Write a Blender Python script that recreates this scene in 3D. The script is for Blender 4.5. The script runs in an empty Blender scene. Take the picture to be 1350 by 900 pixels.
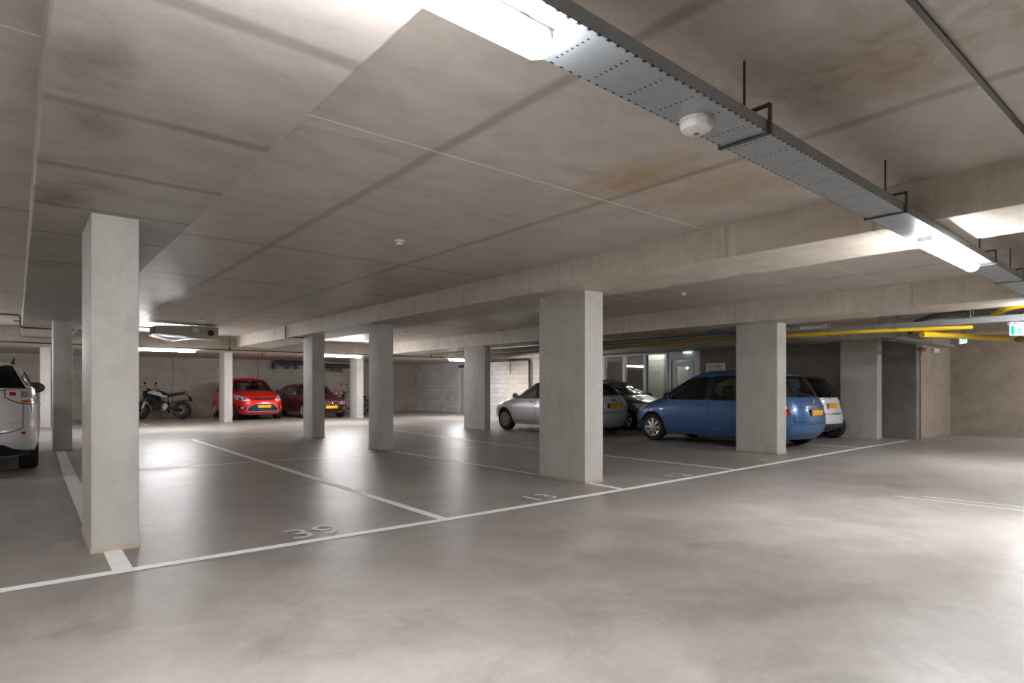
import bpy, bmesh, math, random
from mathutils import Vector, Matrix
PI = math.pi
random.seed(7)
SC = bpy.context.scene
COL = SC.collection

# ------------------------------------------------------------------ materials
def new_mat(name):
    m = bpy.data.materials.new(name); m.use_nodes = True
    nt = m.node_tree; nt.nodes.clear()
    out = nt.nodes.new('ShaderNodeOutputMaterial')
    return m, nt, out

def nd(nt, typ, props=None, ins=None):
    n = nt.nodes.new(typ)
    for k, v in (props or {}).items(): setattr(n, k, v)
    for k, v in (ins or {}).items():
        s = n.inputs[k]
        if isinstance(v, bpy.types.NodeSocket): nt.links.new(v, s)
        else:
            try: s.default_value = v
            except Exception: s.default_value = (*v, 1.0)
    return n

def c4(c): return (c[0], c[1], c[2], 1.0)
def srgb(r, g, b):
    f = lambda u: (u/255/12.92) if u/255 <= .04045 else ((u/255+.055)/1.055)**2.4
    return (f(r), f(g), f(b))

def math_(nt, op, a, b=0.0, c=None):
    ins = {0: a, 1: b}
    if c is not None: ins[2] = c
    return nd(nt, 'ShaderNodeMath', {'operation': op}, ins).outputs[0]

def mixc(nt, fac, a, b, blend='MIX'):
    n = nd(nt, 'ShaderNodeMix', {'data_type': 'RGBA', 'blend_type': blend})
    for i, v in ((0, fac), (6, a), (7, b)):
        if isinstance(v, bpy.types.NodeSocket): nt.links.new(v, n.inputs[i])
        else: n.inputs[i].default_value = v if i == 0 else c4(v)
    return n.outputs[2]

def ramp(nt, fac, p0, p1):
    return nd(nt, 'ShaderNodeMapRange', {'clamp': True}, {0: fac, 1: p0, 2: p1, 3: 0.0, 4: 1.0}).outputs[0]

def noise(nt, vec, scale, detail=4.0, rough=.55, dist=0.0):
    return nd(nt, 'ShaderNodeTexNoise', None, {'Vector': vec, 'Scale': scale, 'Detail': detail, 'Roughness': rough, 'Distortion': dist}).outputs[0]

def principled(nt, out, **k):
    b = nd(nt, 'ShaderNodeBsdfPrincipled')
    for key, v in k.items():
        s = b.inputs[key.replace('_', ' ')]
        if isinstance(v, bpy.types.NodeSocket): nt.links.new(v, s)
        elif isinstance(v, tuple) and len(v) == 3: s.default_value = c4(v)
        else: s.default_value = v
    nt.links.new(b.outputs[0], out.inputs[0])
    return b

def simple(name, col, rough=.5, metal=0.0, coat=0.0, spec=.5, var=.06, vscale=30.0, coat_rough=.05):
    """plain surface with a little procedural variation"""
    m, nt, out = new_mat(name)
    tc = nd(nt, 'ShaderNodeTexCoord').outputs['Object']
    f = noise(nt, tc, vscale, 3)
    c = mixc(nt, f, tuple(x*(1-var) for x in col), tuple(min(1, x*(1+var)) for x in col))
    principled(nt, out, Base_Color=c, Roughness=rough, Metallic=metal, Coat_Weight=coat, Coat_Roughness=coat_rough, Specular_IOR_Level=spec)
    return m

def emit(name, col, strength):
    m, nt, out = new_mat(name)
    e = nd(nt, 'ShaderNodeEmission', None, {0: c4(col), 1: strength})
    nt.links.new(e.outputs[0], out.inputs[0])
    return m

def concrete(name, dark, light, rough=.6, stretch=(1, 1, 1), bands=(), bandcol=(.2, .17, .14), stain=.35, stainc=(.27, .2, .13), spec=.4, bump=.12, fine=1.0, white_lines=(), streak=0.0, bandk=.8, spots=()):
    m, nt, out = new_mat(name)
    pos = nd(nt, 'ShaderNodeNewGeometry').outputs['Position']
    mp = nd(nt, 'ShaderNodeMapping', {'vector_type': 'TEXTURE'}, {'Vector': pos, 'Scale': stretch}).outputs[0]
    n1 = noise(nt, mp, .55, 5, .6, .3)
    n2 = noise(nt, mp, 3.5, 6, .65, .2)
    n3 = noise(nt, pos, 45, 3, .6)
    f = math_(nt, 'ADD', math_(nt, 'MULTIPLY', n1, .55), math_(nt, 'MULTIPLY', n2, .45))
    f = ramp(nt, f, .32, .68)
    c = mixc(nt, f, dark, light)
    n5 = noise(nt, nd(nt, 'ShaderNodeMapping', {'vector_type': 'TEXTURE'}, {'Vector': pos, 'Scale': (1.0+.25*stretch[0], 1.0, 1.0+.3*stretch[2])}).outputs[0], 3.2, 8, .72, .35)
    c = mixc(nt, math_(nt, 'MULTIPLY', ramp(nt, n5, .5, .72), .5), c, tuple(x*.66 for x in dark))
    c = mixc(nt, math_(nt, 'MULTIPLY', ramp(nt, n5, .5, .3), .22), c, tuple(min(1, x*1.25) for x in light))
    g = ramp(nt, n3, .3, .7)
    c = mixc(nt, math_(nt, 'MULTIPLY', g, .14*fine), c, tuple(x*.6 for x in dark))
    # brownish water stains, sparse
    s = noise(nt, mp, 1.1, 6, .7, .8)
    s = ramp(nt, s, .60, .74)
    c = mixc(nt, math_(nt, 'MULTIPLY', s, stain), c, stainc)
    if streak:
        mv = nd(nt, 'ShaderNodeMapping', {'vector_type': 'TEXTURE'}, {'Vector': pos, 'Scale': (.12, .12, 3.0)}).outputs[0]
        sv = ramp(nt, noise(nt, mv, 1.6, 5, .7), .52, .72)
        c = mixc(nt, math_(nt, 'MULTIPLY', sv, streak), c, tuple(min(1, x*1.5) for x in light))
    for px, py, r, colr, k in spots:          # water marks with a shape of their own
        dv = nd(nt, 'ShaderNodeVectorMath', {'operation': 'MULTIPLY'}, {0: nd(nt, 'ShaderNodeVectorMath', {'operation': 'SUBTRACT'}, {0: pos, 1: (px, py, 0)}).outputs[0], 1: (1.0, .55, 0.0)}).outputs[0]
        dl = nd(nt, 'ShaderNodeVectorMath', {'operation': 'LENGTH'}, {0: dv}).outputs['Value']
        q = math_(nt, 'ADD', math_(nt, 'DIVIDE', dl, r), math_(nt, 'MULTIPLY', noise(nt, pos, 5, 7, .75, .6), 1.6))
        mk_ = nd(nt, 'ShaderNodeMapRange', {'clamp': True}, {0: q, 1: .75, 2: 1.5, 3: k, 4: 0.0}).outputs[0]
        c = mixc(nt, mk_, c, colr)
    sx = nd(nt, 'ShaderNodeSeparateXYZ', None, {0: pos})
    wob = math_(nt, 'MULTIPLY', math_(nt, 'SUBTRACT', noise(nt, pos, 2.2, 4), .5), .05)
    tot = None
    for ax, p, w in bands:
        d = math_(nt, 'ABSOLUTE', math_(nt, 'SUBTRACT', math_(nt, 'ADD', sx.outputs[ax], wob), p))
        b = nd(nt, 'ShaderNodeMapRange', {'clamp': True}, {0: d, 1: w*.35, 2: w, 3: 1.0, 4: 0.0}).outputs[0]
        tot = b if tot is None else math_(nt, 'MAXIMUM', tot, b)
    if tot is not None:
        k = math_(nt, 'MULTIPLY', tot, math_(nt, 'ADD', .35, math_(nt, 'MULTIPLY', n2, .6)))
        c = mixc(nt, math_(nt, 'MULTIPLY', k, bandk), c, bandcol)
    tot = None
    for ax, p, w in white_lines:
        d = math_(nt, 'ABSOLUTE', math_(nt, 'SUBTRACT', sx.outputs[ax], p))
        b = nd(nt, 'ShaderNodeMapRange', {'clamp': True}, {0: d, 1: w*.6, 2: w, 3: 1.0, 4: 0.0}).outputs[0]
        tot = b if tot is None else math_(nt, 'MAXIMUM', tot, b)
    if tot is not None:
        c = mixc(nt, math_(nt, 'MULTIPLY', tot, .6), c, tuple(min(1, x*1.7) for x in light))
    r = nd(nt, 'ShaderNodeMapRange', {'clamp': True}, {0: n2, 1: .25, 2: .75, 3: rough-.08, 4: rough+.1}).outputs[0]
    h = math_(nt, 'ADD', math_(nt, 'MULTIPLY', n2, .6), math_(nt, 'MULTIPLY', n3, .3))
    bp = nd(nt, 'ShaderNodeBump', None, {'Strength': bump, 'Distance': .02, 'Height': h}).outputs[0]
    principled(nt, out, Base_Color=c, Roughness=r, Specular_IOR_Level=spec, Normal=bp)
    return m

def floor_mat():
    m, nt, out = new_mat('polished concrete floor')
    pos = nd(nt, 'ShaderNodeNewGeometry').outputs['Position']
    n1 = noise(nt, pos, .45, 5, .6, .5)
    n2 = noise(nt, pos, 2.0, 6, .65, .6)
    n3 = noise(nt, pos, 60, 3, .6)
    n4 = noise(nt, pos, 9, 6, .7, .4)
    f = math_(nt, 'ADD', math_(nt, 'MULTIPLY', n1, .5), math_(nt, 'MULTIPLY', n2, .5))
    f = ramp(nt, f, .36, .64)
    c = mixc(nt, f, FLOOR_D, FLOOR_L)
    n6 = noise(nt, pos, 1.1, 7, .72, 1.2)
    c = mixc(nt, math_(nt, 'MULTIPLY', ramp(nt, n6, .50, .72), .55), c, tuple(x*.62 for x in FLOOR_D))
    c = mixc(nt, math_(nt, 'MULTIPLY', ramp(nt, n3, .35, .75), .10), c, tuple(x*.5 for x in FLOOR_D))
    c = mixc(nt, math_(nt, 'MULTIPLY', ramp(nt, n4, .48, .8), .22), c, tuple(min(1, x*1.45) for x in FLOOR_L))
    # scattered dark spots
    v = nd(nt, 'ShaderNodeTexVoronoi', {'feature': 'F1'}, {'Vector': pos, 'Scale': 2.3})
    sp = nd(nt, 'ShaderNodeMapRange', {'clamp': True}, {0: v.outputs['Distance'], 1: .012, 2: .03, 3: .45, 4: 0.0}).outputs[0]
    c = mixc(nt, sp, c, tuple(x*.4 for x in FLOOR_D))
    rr = math_(nt, 'ADD', math_(nt, 'MULTIPLY', n2, .6), math_(nt, 'MULTIPLY', n4, .4))
    r = nd(nt, 'ShaderNodeMapRange', {'clamp': True}, {0: rr, 1: .2, 2: .8, 3: .30, 4: .48}).outputs[0]
    bp = nd(nt, 'ShaderNodeBump', None, {'Strength': .05, 'Distance': .02, 'Height': n2}).outputs[0]
    principled(nt, out, Base_Color=c, Roughness=r, Specular_IOR_Level=.30, Normal=bp)
    return m

def paint_mat(name, col, rough=.35, metallic=.0, flake=0.0):
    m, nt, out = new_mat(name)
    tc = nd(nt, 'ShaderNodeTexCoord').outputs['Object']
    f = noise(nt, tc, 900, 1)
    c = mixc(nt, math_(nt, 'MULTIPLY', f, flake), col, tuple(min(1, x*1.8+.02) for x in col))
    principled(nt, out, Base_Color=c, Roughness=rough, Metallic=metallic, Coat_Weight=.7, Coat_Roughness=.04)
    return m

def glass_mat(name, tint, refl=.10):
    m, nt, out = new_mat(name)
    t = nd(nt, 'ShaderNodeBsdfTransparent', None, {0: c4(tuple(x**.5 for x in tint))})
    g = nd(nt, 'ShaderNodeBsdfGlossy', None, {0: c4((1, 1, 1)), 'Roughness': .02})
    lw = nd(nt, 'ShaderNodeLayerWeight', None, {0: .25})
    fac = math_(nt, 'ADD', math_(nt, 'MULTIPLY', lw.outputs['Fresnel'], .8), refl*.3)
    mx = nd(nt, 'ShaderNodeMixShader', None, {0: fac, 1: t.outputs[0], 2: g.outputs[0]})
    nt.links.new(mx.outputs[0], out.inputs[0])
    return m

def block_mat(name, c1, c2, mortar, bw=.44, bh=.2, axis=1):
    m, nt, out = new_mat(name)
    pos = nd(nt, 'ShaderNodeNewGeometry').outputs['Position']
    sx = nd(nt, 'ShaderNodeSeparateXYZ', None, {0: pos})
    v = nd(nt, 'ShaderNodeCombineXYZ', None, {0: sx.outputs[axis], 1: sx.outputs[2], 2: 0.0}).outputs[0]
    b = nd(nt, 'ShaderNodeTexBrick', None, {'Vector': v, 'Color1': c4(c1), 'Color2': c4(c2), 'Mortar': c4(mortar), 'Scale': 1.0, 'Mortar Size': .012, 'Brick Width': bw, 'Row Height': bh})
    n = noise(nt, pos, 5, 5)
    c = mixc(nt, math_(nt, 'MULTIPLY', n, .25), b.outputs[0], tuple(x*.7 for x in c1))
    principled(nt, out, Base_Color=c, Roughness=.7)
    return m

def tray_mat():
    """galvanised sheet with punched rows of small dark holes (object space: x along the tray)"""
    m, nt, out = new_mat('perforated galvanised sheet')
    tc = nd(nt, 'ShaderNodeTexCoord').outputs['Object']
    sx = nd(nt, 'ShaderNodeSeparateXYZ', None, {0: tc})
    def per(o, p, off=0.0):
        return math_(nt, 'SUBTRACT', math_(nt, 'WRAP', math_(nt, 'ADD', o, off), p, 0.0), p/2)
    def wrap(o, p, off):
        n = nd(nt, 'ShaderNodeMath', {'operation': 'WRAP'}, {0: math_(nt, 'ADD', o, off), 1: p/2, 2: -p/2})
        return n.outputs[0]
    a = wrap(sx.outputs[0], .21, 0.0); b = wrap(sx.outputs[1], .025, 0.0)
    d = math_(nt, 'SQRT', math_(nt, 'ADD', math_(nt, 'MULTIPLY', math_(nt, 'MULTIPLY', a, a), .35), math_(nt, 'MULTIPLY', b, b)))
    inside = math_(nt, 'LESS_THAN', math_(nt, 'ABSOLUTE', sx.outputs[1]), .088)
    hole = math_(nt, 'MULTIPLY', math_(nt, 'LESS_THAN', d, .0042), inside)
    # slots along both edges
    e = wrap(sx.outputs[0], .05, .01)
    edge = math_(nt, 'GREATER_THAN', math_(nt, 'ABSOLUTE', sx.outputs[1]), .1085)
    low = math_(nt, 'LESS_THAN', sx.outputs[2], .004)
    slot = math_(nt, 'MULTIPLY', math_(nt, 'MULTIPLY', math_(nt, 'LESS_THAN', math_(nt, 'ABSOLUTE', e), .009), edge), low)
    hole = math_(nt, 'MAXIMUM', hole, slot)
    n = noise(nt, tc, 14, 4)
    c = mixc(nt, n, srgb(150, 158, 164), srgb(172, 180, 186))
    c = mixc(nt, hole, c, (.012, .012, .014))
    principled(nt, out, Base_Color=c, Roughness=.42, Metallic=.35)
    return m

# ------------------------------------------------------------------ mesh helpers
class MB:
    def __init__(s): s.v = []; s.f = []; s.m = []
    def add(s, vs, fs, mi=0):
        o = len(s.v); s.v += [tuple(v) for v in vs]; s.f += [tuple(i+o for i in f) for f in fs]; s.m += [mi]*len(fs); return s
    def box(s, c, d, mi=0, rot=None):
        x, y, z = (d[0]/2, d[1]/2, d[2]/2)
        vs = [Vector((sx*x, sy*y, sz*z)) for sz in (-1, 1) for sy in (-1, 1) for sx in (-1, 1)]
        if rot is not None: vs = [rot @ v for v in vs]
        c = Vector(c)
        return s.add([v+c for v in vs], [(0, 2, 3, 1), (4, 5, 7, 6), (0, 1, 5, 4), (2, 6, 7, 3), (0, 4, 6, 2), (1, 3, 7, 5)], mi)
    def bb(s, a, b, mi=0):
        return s.box([(p+q)/2 for p, q in zip(a, b)], [abs(q-p) for p, q in zip(a, b)], mi)
    def tube(s, pts, r, seg=10, mi=0, cap=True, closed=False):
        pts = [Vector(p) for p in pts]
        rs = r if isinstance(r, (list, tuple)) else [r]*len(pts)
        n = len(pts); rings = []; up = None
        for i, p in enumerate(pts):
            if closed: t = (pts[(i+1) % n]-pts[i-1])
            else: t = pts[min(i+1, n-1)]-pts[max(i-1, 0)]
            if t.length < 1e-9: t = Vector((0, 0, 1))
            t.normalize()
            if up is None:
                up = Vector((0, 0, 1)) if abs(t.z) < .9 else Vector((1, 0, 0))
            u = (up-t*up.dot(t))
            if u.length < 1e-6: u = t.orthogonal()
            u.normalize(); w = t.cross(u); up = u
            rings.append([p+(u*math.cos(2*PI*k/seg)+w*math.sin(2*PI*k/seg))*rs[i] for k in range(seg)])
        vs = [v for rg in rings for v in rg]; fs = []
        for i in range(n if closed else n-1):
            j = (i+1) % n
            for k in range(seg):
                k2 = (k+1) % seg
                fs.append((i*seg+k, i*seg+k2, j*seg+k2, j*seg+k))
        if cap and not closed:
            fs.append(tuple(reversed(range(seg)))); fs.append(tuple((n-1)*seg+k for k in range(seg)))
        return s.add(vs, fs, mi)
    def lathe(s, prof, seg=24, mi=0, M=None, closed=False):
        """prof: (r, h) about local z; M places it"""
        vs = []; fs = []; n = len(prof)
        for k in range(seg):
            a = 2*PI*k/seg
            for r, h in prof: vs.append(Vector((r*math.cos(a), r*math.sin(a), h)))
        for k in range(seg):
            k2 = (k+1) % seg
            for i in range(n if closed else n-1):
                j = (i+1) % n
                fs.append((k*n+i, k2*n+i, k2*n+j, k*n+j))
        if not closed:
            fs.append(tuple(k*n for k in reversed(range(seg)))); fs.append(tuple(k*n+n-1 for k in range(seg)))
        if M is not None: vs = [M @ v for v in vs]
        return s.add(vs, fs, mi)
    def ball(s, c, d, mi=0, rot=None, seg=16, rings=10):
        vs = []; fs = []
        for i in range(rings+1):
            a = PI*i/rings
            for k in range(seg):
                b = 2*PI*k/seg
                v = Vector((d[0]/2*math.sin(a)*math.cos(b), d[1]/2*math.sin(a)*math.sin(b), d[2]/2*math.cos(a)))
                if rot is not None: v = rot @ v
                vs.append(v+Vector(c))
        for i in range(rings):
            for k in range(seg):
                k2 = (k+1) % seg
                fs.append((i*seg+k, (i+1)*seg+k, (i+1)*seg+k2, i*seg+k2))
        return s.add(vs, fs, mi)
    def prism(s, poly, lo, hi, axis='y', mi=0):
        """poly in the other two coordinates, extruded along axis"""
        def P(a, b, h): return (a, h, b) if axis == 'y' else ((h, a, b) if axis == 'x' else (a, b, h))
        n = len(poly)
        vs = [P(a, b, lo) for a, b in poly]+[P(a, b, hi) for a, b in poly]
        fs = [tuple(range(n)), tuple(reversed(range(n, 2*n)))]+[(i, i+n, (i+1) % n+n, (i+1) % n) for i in range(n)]
        return s.add(vs, fs, mi)
    def hull8(s, a, b, mi=0):
        """two quads joined"""
        return s.add(list(a)+list(b), [(3, 2, 1, 0), (4, 5, 6, 7)]+[(i, (i+1) % 4, (i+1) % 4+4, i+4) for i in range(4)], mi)
    def mesh(s, name, smooth=40, bevel=0, merge=False):
        me = bpy.data.meshes.new(name)
        bm = bmesh.new()
        bv = [bm.verts.new(v) for v in s.v]
        for f, mi in zip(s.f, s.m):
            try:
                fc = bm.faces.new([bv[i] for i in f]); fc.material_index = mi
            except ValueError: pass
        bmesh.ops.remove_doubles(bm, verts=bm.verts, dist=1e-5)
        bmesh.ops.dissolve_degenerate(bm, edges=bm.edges, dist=1e-6)
        bmesh.ops.recalc_face_normals(bm, faces=bm.faces)
        if bm.calc_volume(signed=True) < 0: bmesh.ops.reverse_faces(bm, faces=bm.faces)
        if bevel:
            ed = [e for e in bm.edges if len(e.link_faces) == 2 and e.calc_face_angle(0) > .6]
            bmesh.ops.bevel(bm, geom=ed, offset=bevel, segments=2, profile=.6, affect='EDGES', clamp_overlap=True)
        bm.to_mesh(me); bm.free()
        if smooth:
            for p in me.polygons: p.use_smooth = True
            me.set_sharp_from_angle(angle=math.radians(smooth))
        return me

def link(name, me, mats, parent=None, loc=(0, 0, 0), rot=(0, 0, 0)):
    o = bpy.data.objects.new(name, me)
    for m in (mats if isinstance(mats, (list, tuple)) else [mats]): me.materials.append(m)
    COL.objects.link(o); o.location = loc; o.rotation_euler = rot
    if parent is not None: o.parent = parent
    return o

def part(name, mb, mats, parent=None, smooth=40, bevel=0, label=None, loc=(0, 0, 0), rot=(0, 0, 0)):
    o = link(name, mb.mesh(name, smooth, bevel), mats, parent, loc, rot)
    if label: o['label'] = label
    return o

def tag(o, label, cat, group=None):
    o['label'] = label; o['category'] = cat
    if group: o['group'] = group
    return o

def thing(name, label, cat, loc=(0, 0, 0), rz=0.0, group=None):
    o = bpy.data.objects.new(name, None); COL.objects.link(o)
    o.location = loc; o.rotation_euler = (0, 0, rz); o.empty_display_size = .1
    return tag(o, label, cat, group)

def struct(name, mb, mats, parent=None, smooth=0, bevel=0):
    o = part(name, mb, mats, parent, smooth, bevel)
    if parent is None: o['kind'] = 'structure'
    return o

def text_mesh(name, body, size, mat, parent, M, extrude=.001):
    cu = bpy.data.curves.new(name+'_c', 'FONT'); cu.body = body; cu.size = size; cu.extrude = extrude
    cu.align_x = 'CENTER'; cu.align_y = 'CENTER'
    tmp = bpy.data.objects.new(name+'_t', cu); COL.objects.link(tmp)
    dg = bpy.context.evaluated_depsgraph_get()
    me = bpy.data.meshes.new_from_object(tmp.evaluated_get(dg))
    bpy.data.objects.remove(tmp); bpy.data.curves.remove(cu)
    me.transform(M); me.materials.clear()
    return link(name, me, mat, parent)

def arc(c, r, a0, a1, n, plane='xy'):
    res = []
    for i in range(n+1):
        a = a0+(a1-a0)*i/n
        p, q = r*math.cos(a), r*math.sin(a)
        if plane == 'xy': res.append((c[0]+p, c[1]+q, c[2]))
        elif plane == 'xz': res.append((c[0]+p, c[1], c[2]+q))
        else: res.append((c[0], c[1]+p, c[2]+q))
    return res

def round_path(pts, r, n=6):
    """polyline with filleted corners"""
    pts = [Vector(p) for p in pts]; res = [pts[0]]
    for i in range(1, len(pts)-1):
        a, b, c = pts[i-1], pts[i], pts[i+1]
        d1 = (a-b); d2 = (c-b); k = min(r, d1.length*.45, d2.length*.45)
        p, q = b+d1.normalized()*k, b+d2.normalized()*k
        for j in range(n+1):
            t = j/n; res.append(p*(1-t)**2+b*2*t*(1-t)+q*t*t)
    res.append(pts[-1]); return res
# ------------------------------------------------------------------ tones
FLOOR_D = srgb(130, 124, 119); FLOOR_L = srgb(161, 156, 151)
M_floor = floor_mat()
SLAB_BANDS = [(0, 2.17, .06), (0, 3.84, .06), (0, -2.2, .05), (0, 7.6, .06), (0, 9.1, .05), (1, 6.9, .05), (1, 9.4, .06), (1, 11.2, .05), (1, 13.0, .06), (1, 15.2, .05)]
M_ceil = concrete('slab concrete', srgb(196, 188, 180), srgb(218, 211, 204), rough=.44, stretch=(2.2, .8, 1), bands=SLAB_BANDS, bandcol=srgb(138, 124, 112), stain=.55, stainc=srgb(168, 142, 108), spec=.5, white_lines=[(1, 3.43, .012), (1, 8.3, .012)], spots=[(3.6, 2.95, .55, srgb(176, 142, 92), .8), (4.35, 2.7, .7, srgb(176, 146, 100), .6), (3.36, 1.15, .6, srgb(150, 130, 96), .7), (3.0, 1.2, .6, srgb(140, 124, 100), .6)])
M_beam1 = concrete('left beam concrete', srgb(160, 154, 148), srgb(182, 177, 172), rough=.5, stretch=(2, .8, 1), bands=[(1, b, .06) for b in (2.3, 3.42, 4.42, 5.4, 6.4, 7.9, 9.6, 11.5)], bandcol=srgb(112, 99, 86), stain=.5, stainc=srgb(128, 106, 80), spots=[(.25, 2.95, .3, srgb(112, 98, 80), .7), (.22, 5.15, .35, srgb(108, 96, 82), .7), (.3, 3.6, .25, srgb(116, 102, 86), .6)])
M_beam = concrete('beam concrete', srgb(192, 183, 171), srgb(214, 206, 195), rough=.55, stretch=(.8, 1.6, .35), bands=[(1, b, .022) for b in (.4, 1.9, 3.2, 6.1, 8.6, 11.3, 14.0, 16.5)], bandk=.5, bandcol=srgb(132, 122, 108), stain=.35, stainc=srgb(150, 132, 104), streak=.25)
M_col = concrete('column concrete', srgb(180, 177, 172), srgb(198, 195, 191), rough=.55, stretch=(.7, .7, 1.6), stain=.12, stainc=srgb(160, 148, 128), fine=.6, bump=.08)
M_stain = concrete('lime crust', srgb(172, 158, 136), srgb(196, 186, 168), rough=.8, stain=.5, stainc=srgb(150, 124, 88))
M_wall = concrete('wall concrete', srgb(142, 133, 123), srgb(170, 161, 150), rough=.6, stretch=(1.5, 1.5, .5), stain=.3, stainc=srgb(98, 86, 74), streak=.06, bands=[(0, 3.35, .03), (0, 5.0, .03), (0, -2.5, .03), (0, 8.4, .03)], bandcol=srgb(86, 78, 70))
M_walld = concrete('dark wall concrete', srgb(118, 113, 108), srgb(142, 136, 130), rough=.6, stretch=(1.5, 1.5, .5), stain=.2, stainc=srgb(90, 80, 70))
M_wallr = concrete('warm wall concrete', srgb(148, 138, 125), srgb(174, 164, 151), rough=.62, stretch=(1.5, 1.5, .6), stain=.35, stainc=srgb(118, 104, 86))
M_block = block_mat('sand lime blocks', srgb(196, 190, 190), srgb(216, 211, 211), srgb(174, 169, 168), bw=.44, bh=.2)
M_brick = block_mat('pale brick', srgb(206, 196, 186), srgb(216, 208, 200), srgb(190, 181, 172), bw=.6, bh=.2)
M_line = simple('white road paint', srgb(242, 242, 239), .5, var=.1, vscale=8)
M_linew = simple('worn road paint', srgb(222, 220, 216), .5, var=.15, vscale=12)
M_num = simple('faded number paint', srgb(206, 203, 198), .5, var=.25, vscale=25)
M_galv = simple('galvanised steel', srgb(146, 152, 156), .42, .5, var=.12, vscale=8)
M_dsteel = simple('dark steel strip', srgb(84, 84, 84), .45, .5)
M_rod = simple('threaded rod steel', srgb(74, 72, 70), .5, .5)
M_tray = tray_mat()
M_tube = emit('fluorescent diffuser', (1.0, .985, .985), 27.0)
M_tubes = emit('fluorescent diffuser flank', (1.0, .985, .985), 14.5)
M_white = simple('white plastic', srgb(226, 226, 224), .4)
M_house = simple('lamp housing', srgb(206, 207, 206), .45)
M_black = simple('black plastic', (.012, .012, .013), .45)
M_rubber = simple('tyre rubber', (.012, .012, .012), .75, var=.3)
M_dark = simple('dark trim fabric', (.018, .018, .02), .8)
M_grey = simple('mid grey plastic', srgb(110, 112, 114), .5)
M_pipe = simple('grey pvc pipe', srgb(96, 98, 102), .4)
M_pipel = simple('pale pipe', srgb(186, 187, 187), .35)
M_dpipe = simple('dark pipe', srgb(62, 62, 64), .45)
M_yellow = simple('yellow gas pipe', srgb(214, 176, 30), .4, var=.1)
M_red = simple('red plastic', srgb(168, 32, 24), .4)
M_alu = simple('aluminium frame', srgb(204, 205, 208), .45, .1)
M_eng = simple('black engine metal', (.02, .02, .022), .45, .3)
M_chrome = simple('chrome', (.75, .75, .76), .12, 1.0, var=.02)
M_alloy = simple('alloy wheel', srgb(190, 190, 190), .3, .8)
M_hubcap = simple('hubcap plastic', srgb(176, 177, 180), .35, .5)
M_plate = simple('yellow number plate', srgb(238, 176, 28), .45, var=.05, vscale=6)
M_plblue = simple('plate blue band', srgb(30, 50, 140), .4)
M_plink = simple('plate ink', srgb(60, 40, 10), .5)
M_redlens = simple('red lens', srgb(176, 12, 18), .15, coat=.6)
M_amber = simple('amber lens', srgb(196, 98, 26), .2, coat=.6)
M_lens = simple('clear lamp lens', srgb(232, 234, 238), .14, .1, coat=.8, var=.15, vscale=60)
M_lensd = simple('lamp reflector', (.20, .20, .22), .15, .8)
M_glass = glass_mat('car glass', (.72, .78, .75))
M_glassd = glass_mat('tinted car glass', (.16, .17, .17))
M_glassg = glass_mat('green tinted glass', (.86, .99, .94))
M_pane = glass_mat('partition glass', (.86, .88, .86), .25)
M_fanbox = simple('sheet metal beige', srgb(176, 172, 160), .5, .2)
M_gold = simple('brown wrap', srgb(128, 102, 62), .6)

# ------------------------------------------------------------------ setting
CE = 2.82      # slab underside
fl = MB().bb((-9, -6, -.2), (20.2, 28.8, 0))
floor = struct('floor', fl, M_floor)
ceil = struct('ceiling', MB().bb((-9, -6, CE), (20.2, 28.8, CE+.3)), M_ceil)
low = struct('ceiling_low', MB().bb((-9, 20.2, 2.48), (16.8, 28.4, CE+.01)), M_beam)
struct('wall_back', MB().bb((-9, 28.3, -.1), (16.8, 28.7, 2.9)), M_wall)
struct('wall_left', MB().bb((-9.3, -6, -.1), (-8.9, 28.7, 2.9)), M_wall)
struct('wall_front', MB().bb((-9, -6.3, -.1), (20.2, -5.9, 2.9)), M_wall)
WX = 16.6
struct('wall_right', MB().bb((WX, 5.0, -.1), (WX+.3, 10.9, 2.9)), M_walld)
struct('wall_right', MB().bb((WX, 15.9, -.1), (WX+.3, 20.6, 2.9)), M_brick)
wb = MB().bb((WX, 20.6, -.1), (WX+.3, 23.2, 2.9)).bb((WX, 24.25, -.1), (WX+.3, 28.4, 2.9)).bb((WX, 23.2, 2.1), (WX+.3, 24.25, 2.9))
struct('wall_right', wb, M_block)
struct('wall_back', MB().bb((WX+.25, 5.0, -.1), (19.4, 5.3, 2.9)), M_wallr)
struct('wall_right', MB().bb((19.2, -6, -.1), (19.6, 5.2, 2.9)), M_wallr)
# steel door in the block wall
d = MB().bb((WX+.02, 23.24, 0), (WX+.07, 24.21, 2.08))
door = struct('door_1', d, simple('light grey door', srgb(178, 176, 172), .45))
part('door_frame', MB().bb((WX-.02, 23.16, 0), (WX+.1, 23.24, 2.14)).bb((WX-.02, 24.21, 0), (WX+.1, 24.29, 2.14)).bb((WX-.02, 23.24, 2.08), (WX+.1, 24.21, 2.14)), M_alu, door)
part('door_handle', MB().tube([(WX+.02, 23.36, 1.05), (WX-.04, 23.36, 1.05), (WX-.04, 23.5, 1.05)], .012), M_chrome, door)
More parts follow.
